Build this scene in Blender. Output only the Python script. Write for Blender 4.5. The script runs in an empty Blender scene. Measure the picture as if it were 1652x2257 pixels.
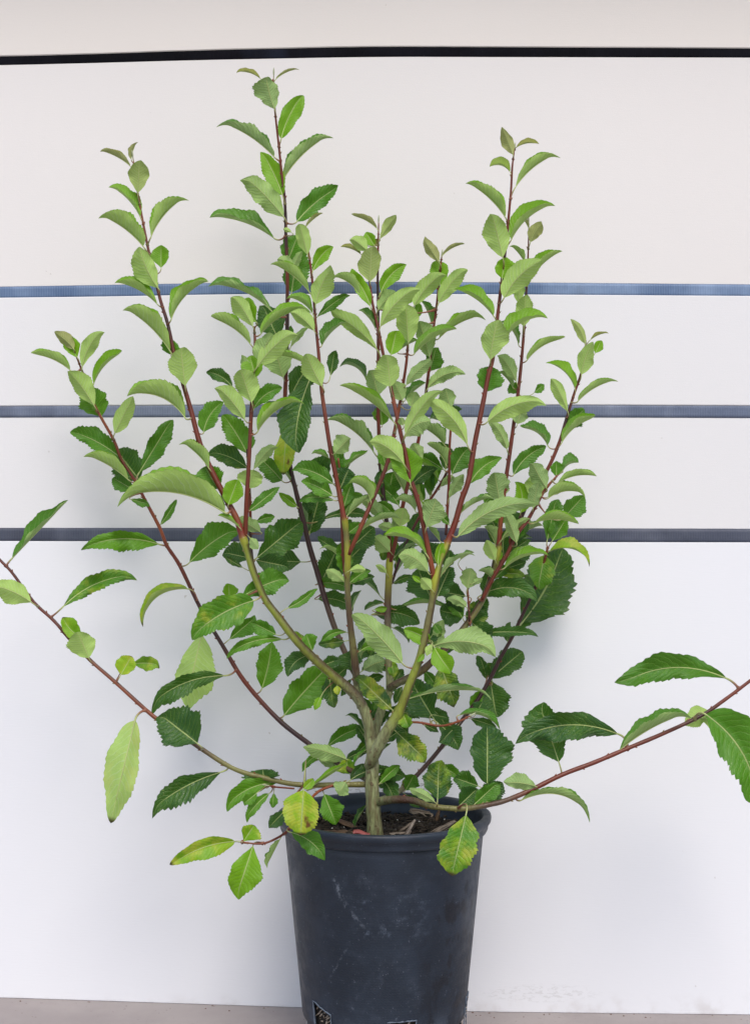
import bpy, bmesh, math, random
import numpy as np
from mathutils import Vector
random.seed(7)
scene = bpy.context.scene
COL = scene.collection
R = math.radians
F = 3180.0            # focal length in units of the 1652 x 2257 view
CU, CV = 826.0, 1128.5
YW = 2.10             # distance of the board wall
YP = 1.90             # distance of the pot axis

# ------------------------------------------------------------------ camera
cam_d = bpy.data.cameras.new("camera")
cam = bpy.data.objects.new("camera", cam_d); COL.objects.link(cam)
cam_d.sensor_fit = 'VERTICAL'; cam_d.sensor_height = 24.0
cam_d.lens = 24.0 * F / 2257.0
cam_d.clip_start = 0.05; cam_d.clip_end = 500
cam.location = (0, 0, 0); cam.rotation_euler = (R(90), 0, 0)
scene.camera = cam
# ------------------------------------------------------------------ sky, sun, exposure
world = bpy.data.worlds.new("World"); scene.world = world; world.use_nodes = True
wn = world.node_tree; bg = wn.nodes['Background']
sky = wn.nodes.new('ShaderNodeTexSky'); sky.sky_type = 'NISHITA'; sky.sun_disc = False
SUN_EL, SUN_AZ = R(52), R(168)      # azimuth clockwise from +Y
sky.sun_elevation = SUN_EL; sky.sun_rotation = SUN_AZ
sky.air_density = 1.0; sky.dust_density = 2.2; sky.ozone_density = 0.7
wn.links.new(sky.outputs[0], bg.inputs[0]); bg.inputs[1].default_value = 0.15
sl = bpy.data.lights.new("sun", 'SUN'); sl.energy = 1.5; sl.angle = R(28); sl.color = (1.0, 0.94, 0.87)
so = bpy.data.objects.new("sun", sl); COL.objects.link(so)
d = Vector((math.cos(SUN_EL)*math.sin(SUN_AZ), math.cos(SUN_EL)*math.cos(SUN_AZ), math.sin(SUN_EL)))
so.rotation_euler = d.to_track_quat('Z', 'Y').to_euler(); so.location = d*5
scene.view_settings.view_transform = 'Standard'; scene.view_settings.look = 'None'
scene.view_settings.exposure = 0.13; scene.view_settings.gamma = 1.0
scene.view_settings.use_curve_mapping = False

# ------------------------------------------------------------------ helpers
def P(u, v, Y): return Vector(((u-CU)/F*Y, Y, -(v-CV)/F*Y))
REG = {'D':(0,0,1.13438),'A':(0,300,.36320),'B':(500,100,.30266),'C':(1000,250,.36320),'E':(0,700,.30266),
 'G':(450,600,.24213),'H':(800,500,.24213),'I':(450,900,.24213),'J':(800,850,.24213),'K':(1150,750,.24213),
 'L':(1150,1100,.24213),'M':(800,1200,.24213),'N':(450,1250,.24213),'O':(0,1200,.30266),'Q':(200,1650,.30266),
 'S':(600,1550,.24213),'T':(900,1500,.24213),'V':(1200,1550,.40799),'W':(650,1900,.36320),'X':(650,2150,.36320)}
def d_of(reg, x, y):
    a, b, s = REG[reg]; return ((a+x*s)/1.13438, (b+y*s)/1.13438)
def lin(r, g, b):
    f = lambda c: (c/255/12.92) if c/255 <= .04045 else ((c/255+.055)/1.055)**2.4
    return (f(r), f(g), f(b), 1.0)
def tag(o, label=None, cat=None, group=None, kind=None):
    if label: o['label'] = label
    if cat: o['category'] = cat
    if group: o['group'] = group
    if kind: o['kind'] = kind
    return o
def empty(name, loc):
    o = bpy.data.objects.new(name, None); COL.objects.link(o); o.location = loc; o.empty_display_size = .03
    return o
def mesh_obj(name, verts, faces, mats, parent=None, loc=None, smooth=True, uvs=None, cols=None, midx=None):
    """verts in world coordinates; loc = the world origin given to the object"""
    loc = Vector(loc) if loc is not None else Vector((0,0,0))
    me = bpy.data.meshes.new(name)
    me.from_pydata([tuple(Vector(v)-loc) for v in verts], [], faces)
    for m in (mats if isinstance(mats, (list, tuple)) else [mats]): me.materials.append(m)
    if midx is not None: me.polygons.foreach_set('material_index', midx)
    me.polygons.foreach_set('use_smooth', [smooth]*len(me.polygons))
    vi = np.empty(len(me.loops), dtype=np.int32); me.loops.foreach_get('vertex_index', vi)
    if uvs is not None:
        l = me.uv_layers.new(name='UVMap'); l.data.foreach_set('uv', np.array(uvs, dtype=np.float32)[vi].ravel())
    if cols is not None:
        for nm, arr in cols.items():
            a = me.color_attributes.new(nm, 'FLOAT_COLOR', 'POINT')
            a.data.foreach_set('color', np.array(arr, dtype=np.float32).ravel())
    me.update()
    o = bpy.data.objects.new(name, me); COL.objects.link(o)
    if parent is not None:
        o.parent = parent; o.location = loc - world_loc(parent)
    else: o.location = loc
    return o
def world_loc(o):
    p = Vector(o.location)
    while o.parent: o = o.parent; p = p + Vector(o.location)
    return p
# ---- node helpers
class NT:
    def __init__(s, name):
        s.m = bpy.data.materials.new(name); s.m.use_nodes = True; s.t = s.m.node_tree
        s.b = s.t.nodes['Principled BSDF']; s.out = s.t.nodes['Material Output']
    def n(s, typ, **k):
        x = s.t.nodes.new(typ)
        for a, v in k.items(): setattr(x, a, v)
        return x
    def put(s, inp, v):
        if hasattr(v, 'is_output') or isinstance(v, bpy.types.NodeSocket): s.t.links.new(v, inp)
        else: inp.default_value = v
    def math(s, op, a, b=0.0, c=0.0, clamp=False):
        x = s.n('ShaderNodeMath', operation=op, use_clamp=clamp)
        s.put(x.inputs[0], a); s.put(x.inputs[1], b); s.put(x.inputs[2], c); return x.outputs[0]
    def mix(s, f, a, b, mode='MIX'):
        x = s.n('ShaderNodeMix', data_type='RGBA', blend_type=mode)
        s.put(x.inputs[0], f); s.put(x.inputs[6], a); s.put(x.inputs[7], b); return x.outputs[2]
    def ss(s, v, lo, hi, a=0.0, b=1.0):
        x = s.n('ShaderNodeMapRange', interpolation_type='SMOOTHSTEP')
        s.put(x.inputs[0], v); s.put(x.inputs[1], lo); s.put(x.inputs[2], hi); s.put(x.inputs[3], a); s.put(x.inputs[4], b)
        return x.outputs[0]
    def noise(s, vec, scale, detail=3, rough=.55, out=0):
        x = s.n('ShaderNodeTexNoise'); s.put(x.inputs['Vector'], vec); s.put(x.inputs['Scale'], scale)
        x.inputs['Detail'].default_value = detail; x.inputs['Roughness'].default_value = rough; return x.outputs[out]
    def scale(s, vec, v3):
        x = s.n('ShaderNodeVectorMath', operation='MULTIPLY'); s.put(x.inputs[0], vec); s.put(x.inputs[1], v3); return x.outputs[0]
    def bump(s, h, strength, dist):
        x = s.n('ShaderNodeBump'); s.put(x.inputs['Height'], h); s.put(x.inputs['Strength'], strength); s.put(x.inputs['Distance'], dist); return x.outputs[0]
    def base(s, col, rough, normal=None, spec=.5):
        s.put(s.b.inputs['Base Color'], col); s.put(s.b.inputs['Roughness'], rough)
        s.put(s.b.inputs['Specular IOR Level'], spec)
        if normal is not None: s.put(s.b.inputs['Normal'], normal)
def objc(t): return t.n('ShaderNodeTexCoord').outputs['Object']

# ------------------------------------------------------------------ materials
def board_mat(name='painted_board', tint=(1,1,1,1)):
    t = NT(name); c = objc(t)
    big = t.noise(c, 1.3, 2); fine = t.noise(t.scale(c, (60, 60, 500)), 1.0, 3)
    weave = t.noise(t.scale(c, (900, 900, 900)), 1.0, 2)
    specks = t.ss(t.noise(c, 85, 2), .775, .80)
    col = t.mix(t.ss(big, .3, .7), (.80, .795, .80, 1), (.83, .825, .835, 1))
    col = t.mix(t.math('MULTIPLY', fine, .10), col, (.70, .69, .68, 1))
    col = t.mix(t.math('MULTIPLY', specks, .35), col, (.45, .42, .38, 1))
    h = t.math('ADD', t.math('ADD', t.math('MULTIPLY', fine, .6), weave), t.math('MULTIPLY', t.noise(c, 5, 2), 1.5))
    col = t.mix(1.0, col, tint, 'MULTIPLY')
    t.base(col, .52, t.bump(h, .25, .0006), .4); return t.m
M_board = board_mat()
M_board_shade = board_mat('painted_board_warm_shade', (1.0, .955, .885, 1))  # warm tint paints the shade at the top of the wall
M_board_half_shade = board_mat('painted_board_half_shade', (1.0, .975, .94, 1))  # weaker tint, same painted shade carried one board down
def scuffed_board():
    t = NT('painted_board_scuffed_skylit'); c = objc(t)
    sep = t.n('ShaderNodeSeparateXYZ'); t.put(sep.inputs[0], c)
    big = t.noise(c, 1.3, 2); fine = t.noise(t.scale(c, (60, 60, 500)), 1.0, 3)
    col = t.mix(t.ss(big, .3, .7), (.84, .85, .885, 1), (.865, .875, .91, 1))  # bluer, brighter white: skylight on the low board put into its colour
    def patch(x0, z0, rx, rz, soft, lo, sc):
        dx = t.math('DIVIDE', t.math('SUBTRACT', sep.outputs[0], x0), rx); dz = t.math('DIVIDE', t.math('SUBTRACT', sep.outputs[2], z0), rz)
        dd = t.math('ADD', t.math('MULTIPLY', dx, dx), t.math('MULTIPLY', dz, dz))
        m = t.ss(dd, 1.0, .1); nn = t.ss(t.noise(t.scale(c, (1, 1, 3)), sc, 5, .7), lo, lo+.09)
        return t.math('MULTIPLY', t.math('MULTIPLY', m, nn), soft)
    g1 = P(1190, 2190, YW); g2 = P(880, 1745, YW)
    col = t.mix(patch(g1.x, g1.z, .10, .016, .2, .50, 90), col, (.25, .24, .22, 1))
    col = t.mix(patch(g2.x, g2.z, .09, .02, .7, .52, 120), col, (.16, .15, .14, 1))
    specks = t.ss(t.noise(c, 70, 2), .765, .785)
    col = t.mix(t.math('MULTIPLY', specks, .4), col, (.40, .37, .33, 1))
    low = t.ss(sep.outputs[2], P(0, 2180, YW).z, P(0, 2232, YW).z)
    dirt = t.math('MULTIPLY', low, t.ss(t.noise(c, 30, 4), .45, .75))
    col = t.mix(t.math('MULTIPLY', dirt, .35), col, (.5, .45, .42, 1))
    t.base(col, .52, t.bump(fine, .25, .0006), .4); return t.m
M_board2 = scuffed_board()
def strap_mat(name, col_a, col_b, rough, patchcol):
    t = NT(name); c = objc(t)
    sep = t.n('ShaderNodeSeparateXYZ'); t.put(sep.inputs[0], c)
    ribs = t.math('SINE', t.math('MULTIPLY', sep.outputs[0], 1750.0))
    rows = t.math('SINE', t.math('MULTIPLY', sep.outputs[2], 2600.0))
    blot = t.ss(t.noise(t.scale(c, (1, 1, .6)), 9, 4, .6), .35, .7)
    fine = t.noise(c, 140, 3)
    col = t.mix(blot, col_a, col_b)
    col = t.mix(t.math('MULTIPLY', t.ss(ribs, -.2, 1), .16), col, patchcol)
    col = t.mix(t.math('MULTIPLY', fine, .22), col, (.02, .02, .03, 1))
    dk = t.ss(t.noise(t.scale(c, (1, 1, .4)), 5.5, 3, .55), .54, .64)
    col = t.mix(t.math('MULTIPLY', dk, .55), col, (.02, .026, .045, 1))  # random dark blots standing in for the plant's shade and reflection
    h = t.math('ADD', ribs, t.math('ADD', t.math('MULTIPLY', rows, .3), fine))
    t.base(col, rough, t.bump(h, .25, .0004), .08 if name[:5] == 'black' else .35); return t.m
M_strap = [strap_mat('black_webbing', (.003,.003,.004,1), (.008,.008,.012,1), .8, (.006,.006,.009,1)),
           strap_mat('blue_webbing', (.10,.17,.31,1), (.24,.34,.52,1), .5, (.32,.42,.60,1)),  # blue of the reflected sky is painted into this and the colours below
           strap_mat('slate_webbing', (.13,.165,.25,1), (.24,.28,.38,1), .5, (.22,.26,.36,1)),
           strap_mat('charcoal_webbing', (.075,.088,.13,1), (.145,.16,.21,1), .5, (.11,.12,.16,1))]
def simple(name, col, rough=.6, spec=.4, nscale=40, namt=.2, dark=(.02,.02,.02,1), bump=.3, bd=.001):
    t = NT(name); c = objc(t); n = t.noise(c, nscale, 4)
    t.base(t.mix(t.math('MULTIPLY', n, namt), col, dark), rough, t.bump(n, bump, bd), spec); return t.m
def floor_mat():
    t = NT('concrete_floor'); c = objc(t)
    a = t.ss(t.noise(c, 6, 5, .6), .35, .7); b = t.ss(t.noise(c, 160, 3), .68, .74)
    col = t.mix(a, (.33, .295, .29, 1), (.40, .36, .35, 1)); col = t.mix(t.math('MULTIPLY', b, .5), col, (.12, .09, .08, 1))
    t.base(col, .8, t.bump(t.noise(c, 120, 4), .4, .001), .3); return t.m
def leaf_mat():
    t = NT('leaf_blade')
    uv = t.n('ShaderNodeUVMap').outputs[0]; sep = t.n('ShaderNodeSeparateXYZ'); t.put(sep.inputs[0], uv)
    at = t.n('ShaderNodeAttribute', attribute_name='tone'); asep = t.n('ShaderNodeSeparateColor'); t.put(asep.inputs[0], at.outputs['Color'])
    age, yel, rnd = asep.outputs[0], asep.outputs[1], asep.outputs[2]; bronze = at.outputs['Alpha']
    c = objc(t)
    s = sep.outputs[0]; v = t.math('MULTIPLY', t.math('ABSOLUTE', t.math('SUBTRACT', sep.outputs[1], .5)), 2.0)
    wob = t.math('MULTIPLY', t.math('SUBTRACT', t.noise(t.scale(c, (1,1,1)), 90, 2), .5), .9)
    side = t.math('GREATER_THAN', sep.outputs[1], .5)
    ph = t.math('ADD', t.math('SUBTRACT', t.math('MULTIPLY', s, 12.0), t.math('MULTIPLY', t.math('POWER', v, 1.35), 2.4)), wob)
    ph = t.math('ADD', ph, t.math('ADD', t.math('MULTIPLY', side, .42), t.math('MULTIPLY', rnd, 3.0)))
    tri = t.math('ABSOLUTE', t.math('SUBTRACT', t.math('FRACT', ph), .5))          # 0 on the vein
    vein = t.math('MULTIPLY', t.ss(tri, .11, .02), t.ss(v, 1.0, .55))
    mid = t.ss(v, .055, .025)
    vor = t.n('ShaderNodeTexVoronoi', feature='DISTANCE_TO_EDGE'); t.put(vor.inputs['Vector'], c); vor.inputs['Scale'].default_value = 420
    net = t.ss(vor.outputs[0], .0, .22)
    rv = t.n('ShaderNodeVectorMath', operation='ADD'); t.put(rv.inputs[0], c); cmb = t.n('ShaderNodeCombineXYZ'); t.put(cmb.inputs[0], t.math('MULTIPLY', rnd, 37.0)); t.put(rv.inputs[1], cmb.outputs[0])
    cc = rv.outputs[0]
    blot = t.noise(cc, 26, 3)
    # upper side
    up = t.mix(t.math('MULTIPLY', age, 2.0, clamp=True), (.175, .375, .006, 1), (.070, .225, .008, 1))
    up = t.mix(t.math('SUBTRACT', t.math('MULTIPLY', age, 2.0), 1.0, clamp=True), up, (.018, .082, .010, 1))
    up = t.mix(t.ss(blot, .35, .7, 0, .45), up, t.mix(.5, up, (.10, .24, .012, 1)))
    up = t.mix(t.math('MULTIPLY', bronze, .75), up, (.25, .19, .045, 1))
    ymask = t.math('MULTIPLY', t.ss(t.math('ADD', t.noise(cc, 38, 4, .6), t.math('MULTIPLY', yel, .42)), .62, .86), t.ss(yel, 0, .25))
    ycol = t.mix(t.ss(t.noise(cc, 70, 2), .4, .6), (.30, .47, .015, 1), (.48, .50, .05, 1))
    up = t.mix(t.math('MULTIPLY', ymask, .72), up, ycol)
    speck = t.math('MULTIPLY', t.ss(t.noise(cc, 520, 1), .66, .72), t.math('MULTIPLY', t.ss(age, .55, .9), t.ss(blot, .42, .6)))
    up = t.mix(t.math('MULTIPLY', speck, .55), up, (.30, .36, .10, 1))
    up = t.mix(t.math('MULTIPLY', vein, .38), up, (.20, .36, .06, 1))
    up = t.mix(t.math('MULTIPLY', mid, .75), up, (.32, .42, .14, 1))
    # lower side
    lo = t.mix(age, (.41, .60, .145, 1), (.27, .42, .165, 1))
    lo = t.mix(t.math('MULTIPLY', bronze, .75), lo, (.36, .31, .13, 1))
    lo = t.mix(t.math('MULTIPLY', t.math('SUBTRACT', 1.0, net), .12), lo, (.16, .26, .10, 1))
    lo = t.mix(t.math('MULTIPLY', ymask, .5), lo, (.50, .55, .15, 1))
    lo = t.mix(t.math('MULTIPLY', vein, .55), lo, (.50, .64, .33, 1))
    lo = t.mix(t.math('MULTIPLY', mid, .9), lo, (.52, .62, .22, 1))
    bf = t.n('ShaderNodeNewGeometry').outputs['Backfacing']
    col = t.mix(bf, up, lo)
    # dead brown tips on yellowing leaves, reddish fine margin on all
    tip = t.math('MULTIPLY', t.ss(s, .93, .985), t.ss(yel, .3, .45))
    col = t.mix(tip, col, (.05, .025, .012, 1))
    necro = t.math('MULTIPLY', t.ss(t.noise(cc, 33, 3), .68, .74), t.ss(yel, .7, .85))
    col = t.mix(necro, col, (.16, .06, .02, 1))
    col = t.mix(t.math('MULTIPLY', t.ss(v, .955, .99), .3), col, (.12, .09, .03, 1))
    rough = t.mix(bf, t.mix(age, (.38,.38,.38,1), (.30,.30,.30,1)), (.62,.62,.62,1))
    h = t.math('ADD', t.math('MULTIPLY', net, .35), t.math('ADD', t.math('MULTIPLY', vein, -1.0), t.math('MULTIPLY', t.ss(tri, .5, .1), -.35)))
    h = t.math('SUBTRACT', h, t.math('MULTIPLY', mid, 1.4))
    nrm = t.bump(h, t.math('ADD', .30, t.math('MULTIPLY', age, .35)), .0013)
    t.base(col, rough, nrm, .34)
    t.put(t.b.inputs['Specular IOR Level'], t.math('ADD', .36, t.math('MULTIPLY', age, .2)))
    tr = t.n('ShaderNodeBsdfTranslucent'); t.put(tr.inputs[0], t.mix(.5, col, (.22, .50, .02, 1)))
    mx = t.n('ShaderNodeMixShader'); mx.inputs[0].default_value = .17
    t.t.links.new(t.b.outputs[0], mx.inputs[1]); t.t.links.new(tr.outputs[0], mx.inputs[2]); t.t.links.new(mx.outputs[0], t.out.inputs[0])
    return t.m
M_leaf = leaf_mat()
def bark_mat():
    t = NT('stem_bark'); c = objc(t)
    at = t.n('ShaderNodeAttribute', attribute_name='bark'); w = at.outputs['Alpha']   # alpha = woodiness
    st = t.ss(t.noise(t.scale(c, (260, 260, 40)), 1.0, 4, .6), .4, .65)
    col = t.mix(t.math('MULTIPLY', t.math('MULTIPLY', st, w), .72), at.outputs['Color'], (.12, .075, .035, 1))
    len_ = t.ss(t.noise(t.scale(c, (1, 1, .7)), 210, 1), .66, .71)
    col = t.mix(t.math('MULTIPLY', len_, t.math('ADD', .08, t.math('MULTIPLY', w, .5))), col, (.10, .04, .02, 1))
    pale = t.ss(t.noise(c, 60, 2), .62, .75)
    col = t.mix(t.math('MULTIPLY', pale, .07), col, (.34, .26, .16, 1))
    blk = t.ss(t.noise(c, 24, 3), .40, .66)
    col = t.mix(t.math('MULTIPLY', blk, .25), col, (.045, .020, .015, 1))
    t.base(col, .38, t.bump(t.math('ADD', st, len_), t.math('ADD', .12, t.math('MULTIPLY', w, .8)), .0014), .45); return t.m
M_bark = bark_mat()

# ------------------------------------------------------------------ the board wall (boards, webbing straps between them)
def edge(pts):
    pts = [(-700, pts[0][1] + (pts[0][1]-pts[1][1])*1.4)] + pts + [(2350, pts[-1][1] + (pts[-1][1]-pts[-2][1])*1.2)]
    xs = [p[0] for p in pts]; ys = [p[1] for p in pts]
    def f(u):
        # smooth interpolation
        w = 90.0; return float(np.mean([np.interp(u+k*w, xs, ys) for k in (-1, -.5, 0, .5, 1)]))
    return f
T1a = edge([(0,124),(200,119),(450,110),(826,102),(1652,106)]); T1b = edge([(0,142),(200,137),(450,130),(826,123),(1652,125)])
T2a = edge([(0,633),(250,629),(500,624),(826,622),(1200,624),(1652,628)]); T2b = edge([(0,656),(250,653),(500,648),(826,647),(1200,649),(1652,652)])
T3a = edge([(0,895),(826,891),(1652,894)]); T3b = edge([(0,919),(826,917),(1652,920)])
T4a = edge([(0,1165),(826,1165),(1652,1167)]); T4b = edge([(0,1192),(826,1194),(1652,1195)])
FL = edge([(0,2200),(330,2211),(660,2222),(1024,2231),(1652,2238)])
US = np.linspace(-650, 2300, 119)
def board(name, top, bot, mat, yoff=0.0, thick=.016, label='', jit=0.3):
    vs, fs = [], []; rr = random.Random(len(label)); bev = .0012
    n = len(US)
    for u in US:
        zt = P(u, top(u), YW).z; zb = P(u, bot(u)+rr.uniform(-jit, jit)*.5, YW).z; x = P(u, 0, YW).x
        Y0 = YW+yoff; Y1 = Y0+thick
        vs += [(x,Y1,zt),(x,Y0+bev,zt),(x,Y0,zt-bev),(x,Y0,zb+bev),(x,Y0+bev,zb),(x,Y1,zb)]
    for i in range(n-1):
        for k in range(5): a = i*6+k; fs.append((a, a+1, a+7, a+6))
        a = i*6; fs.append((a+5, a, a+6, a+11))
    fs.append(tuple(range(5, -1, -1))); fs.append(tuple((n-1)*6+k for k in range(6)))
    o = mesh_obj(name, vs, fs, mat, smooth=False)
    tag(o, label, 'wall board', 'white boards of the back wall'); return o
def const(v): return lambda u: v
board('wall_board', const(-420), T1a, M_board_shade, label='topmost white wall board above the black strap')
board('wall_board', T1b, T2a, M_board_half_shade, yoff=.0015, label='tall white wall board between the black strap and the bright blue strap')
board('wall_board', T2b, T3a, M_board, yoff=.0005, label='narrow white wall board right under the bright blue strap')
board('wall_board', T3b, T4a, M_board, yoff=.002, label='narrow white wall board right above the lowest dark strap')
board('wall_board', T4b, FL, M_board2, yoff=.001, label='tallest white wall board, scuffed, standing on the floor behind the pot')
def strap(k, top, bot, label):
    rr = random.Random(k*11); vs, fs = [], []
    us = np.linspace(-640, 2290, 500)
    for u in us:
        x = P(u, 0, YW).x
        zt = P(u, top(u)-1.2, YW).z; zb = P(u, bot(u)+1.2, YW).z
        wav = .0003*math.sin(u*.021+k)+.0002*math.sin(u*.057+2*k)
        for q in range(5):
            z = zt+(zb-zt)*q/4; vs.append((x, YW+.0030+wav*(1-abs(q-2)/2), z))
    for i in range(len(us)-1):
        for q in range(4): a = i*5+q; fs.append((a, a+1, a+6, a+5))
    # the frayed upper selvedge: small dark threads standing just proud of the webbing
    for i in range(0):
        u = rr.uniform(-600, 2250); w = rr.uniform(3, 16); h = rr.uniform(.3, 1.1)
        b = len(vs)
        for (du, dv) in ((0, -1), (w, -1), (w*.8, h), (w*.2, h*rr.uniform(.5, 1))):
            p = P(u+du, top(u+du)+dv, YW); vs.append((p.x, YW+.0018, p.z))
        fs.append((b, b+3, b+2, b+1))
    mi = [0]*((len(us)-1)*4) + [1]*0
    o = mesh_obj('strap', vs, fs, [M_strap[k], M_thread], smooth=True, midx=mi)
    md = o.modifiers.new('thickness', 'SOLIDIFY'); md.thickness = .0012; md.offset = 1
    tag(o, label, 'strap', 'webbing straps across the white wall')
M_thread = simple('frayed_thread', (.014,.013,.018,1), .8)
strap(0, T1a, T1b, 'uppermost strap, black, bowing across the white wall above the plant')
strap(1, T2a, T2b, 'bright blue ribbed strap, second from the top of the wall')
strap(2, T3a, T3b, 'grey blue ribbed strap, third from the top of the wall')
strap(3, T4a, T4b, 'charcoal strap, lowest on the wall, halfway up the shrub')
# backing behind the gaps
zt = P(0, -420, YW).z; zb = P(0, 2236, YW).z
x0, x1 = P(-650, 0, YW).x, P(2300, 0, YW).x
vs = [(x, y, z) for x in (x0, x1) for y in (YW+.02, YW+.09) for z in (zb, zt)]
fs = [(0,1,3,2),(4,6,7,5),(0,4,5,1),(2,3,7,6),(1,5,7,3),(0,2,6,4)]
tag(mesh_obj('backing_wall', vs, fs, simple('backing', (.05,.05,.055,1)), smooth=False), 'dark backing wall hidden behind the white boards and straps', 'wall')
# floor, following the foot of the lowest board
xs = list(np.linspace(-14, x0-.01, 6)) + [P(u,0,YW).x for u in US] + list(np.linspace(x1+.01, 14, 6))
ys = [-16, -6, -2, 0, .8, 1.4, 1.8, 2.0, 2.105, 2.3, 6.0]
def fz(x): return P(0, FL(np.clip(x/YW*F+CU, -650, 2300)), YW).z
vs = [(x, y, fz(x)) for y in ys for x in xs]; nx = len(xs)
fs = [(j*nx+i, j*nx+i+1, (j+1)*nx+i+1, (j+1)*nx+i) for j in range(len(ys)-1) for i in range(nx-1)]
tag(mesh_obj('floor', vs, fs, floor_mat()), kind='structure')
# shallow overhang above the wall, unseen, added to shade and warm the top of the wall
vs = [(x, y, z) for x in (-3.2, 3.2) for y in (YW-.23, YW+.10) for z in (1.06, 1.10)]
shade_eave = mesh_obj('shade_eave', vs, [(0,1,3,2),(4,6,7,5),(0,4,5,1),(2,3,7,6),(1,5,7,3),(0,2,6,4)], simple('shade_eave_paint', (.70,.48,.30,1)), smooth=False)
tag(shade_eave, 'unseen overhang added above the white wall to shade its top', 'shade_eave')
# little grit along the foot of the wall
rr = random.Random(5); vs, fs = [], []
for i in range(45):
    u = rr.uniform(-50, 1700); p = P(u, FL(u), YW); p.y -= abs(rr.gauss(0, .012))+.001; r = rr.uniform(.0005, .0017)
    b = len(vs)
    for a in range(5): vs.append((p.x+r*math.cos(a*1.256)*rr.uniform(.6,1.6), p.y+r*math.sin(a*1.256), fz(p.x)+.0002))
    vs.append((p.x, p.y, fz(p.x)+r*.9))
    for a in range(5): fs.append((b+a, b+(a+1)%5, b+5))
tag(mesh_obj('grit', vs, fs, simple('grit', (.16,.09,.07,1), .9)), 'reddish crumbs of grit along the foot of the white wall', 'grit', kind='stuff')

# ------------------------------------------------------------------ pot
PX = (846-CU)/F*YP
ZR = -.3955           # rim top
Z0 = -.682            # underside
def pot_mat():
    t = NT('pot_plastic'); uv = t.n('ShaderNodeUVMap').outputs[0]
    sep = t.n('ShaderNodeSeparateXYZ'); t.put(sep.inputs[0], uv); c = objc(t)
    a, z = sep.outputs[0], sep.outputs[1]       # a: degrees round the pot /100 (0 faces the viewer), z: height in dm from the rim down
    big = t.ss(t.noise(c, 9, 4, .6), .38, .68); dust = t.noise(t.scale(c, (1,1,1)), 46, 6, .7)
    spk = t.ss(t.noise(c, 420, 2, .6), .665, .72)
    col = t.mix(big, (.0125, .0190, .0310, 1), (.0225, .0335, .0530, 1))
    dm = t.ss(dust, .52, .80)
    col = t.mix(t.math('MULTIPLY', dm, .42), col, (.07, .085, .12, 1))
    col = t.mix(t.math('MULTIPLY', t.math('MULTIPLY', spk, t.ss(dust, .4, .7)), .5), col, (.28, .31, .38, 1))
    # dark smudges at the right
    sm = t.math('MULTIPLY', t.ss(t.noise(t.scale(c, (1,1,.6)), 38, 4, .6), .50, .60), t.math('MULTIPLY', t.ss(a, .12, .42), t.ss(z, .45, .8)))
    col = t.mix(t.math('MULTIPLY', sm, .75), col, (.008, .009, .014, 1))
    # chalky band and foot
    band = t.math('MULTIPLY', t.ss(z, .12, .2), t.ss(z, .34, .22)); band = t.math('MULTIPLY', band, t.ss(t.noise(t.scale(c, (6,6,40)), 1, 4), .42, .7))
    foot = t.math('MULTIPLY', t.ss(z, 2.2, 2.7), t.ss(t.noise(c, 26, 4, .6), .42, .62))
    arc = t.math('MULTIPLY', t.math('MULTIPLY', t.ss(z, .7, .85), t.ss(z, 1.35, 1.25)), t.ss(t.noise(t.scale(c, (1,1,1)), 60, 6, .75), .52, .72))
    arc = t.math('MULTIPLY', arc, t.math('MULTIPLY', t.ss(a, -.28, -.1), t.ss(a, .35, .1)))
    chalk = t.math('MAXIMUM', t.math('MULTIPLY', band, .25), t.math('MAXIMUM', t.math('MULTIPLY', foot, .38), t.math('MULTIPLY', arc, .55)))
    col = t.mix(chalk, col, (.12, .155, .215, 1))
    rn = t.ss(t.noise(c, 110, 5, .75), .44, .66)
    def scratch(c0, c1, c2, za, zb, w, amt):
        x = t.math('ADD', c0, t.math('ADD', t.math('MULTIPLY', z, c1), t.math('MULTIPLY', t.math('MULTIPLY', z, z), c2)))
        dd = t.math('ABSOLUTE', t.math('SUBTRACT', a, x)); m = t.ss(dd, w, 0.0)
        rng = t.math('MULTIPLY', t.ss(z, za, za+.08), t.ss(z, zb, zb-.12))
        return t.math('MULTIPLY', t.math('MULTIPLY', m, rng), t.math('MULTIPLY', rn, amt))
    s1 = scratch(-.20, -.37, .37, .50, 1.22, .030, .45); s2 = scratch(.22, -.31, 0.0, 1.45, 1.95, .014, .42)
    s3 = scratch(.40, -.14, 0.0, 2.30, 2.52, .016, .9); s4 = scratch(-.93, .05, 0.0, .6, 1.6, .03, .5)
    sc = t.math('MAXIMUM', t.math('MAXIMUM', s1, s2), t.math('MAXIMUM', s3, s4))
    col = t.mix(sc, col, (.27, .31, .38, 1))
    rough = t.ss(dust, .3, .7, .40, .62)
    ring = t.math('SINE', t.math('MULTIPLY', z, 190.0))
    h = t.math('ADD', dust, t.math('MULTIPLY', ring, .08))
    t.base(col, rough, t.bump(h, .28, .0009), .42); return t.m
M_pot = pot_mat()
M_soil = None
def lathe(prof, na=180, a0=0.0, center=(PX, YP), skip=None, inward=False):
    vs, fs, uvs = [], [], []
    for (r, z) in prof:
        for i in range(na+1):
            th = -math.pi + 2*math.pi*i/na       # 0 faces the camera
            vs.append((center[0]+r*math.sin(th), center[1]-r*math.cos(th), z)); uvs.append((math.degrees(th)/100, (ZR-z)*10))
    for k in range(len(prof)-1):
        for i in range(na):
            thm = math.degrees(-math.pi+2*math.pi*(i+.5)/na); zm = (prof[k][1]+prof[k+1][1])/2
            if skip and skip(thm, zm): continue
            q = (k*(na+1)+i, (k+1)*(na+1)+i, (k+1)*(na+1)+i+1, k*(na+1)+i+1)
            fs.append(q)
    return vs, fs, uvs
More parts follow.
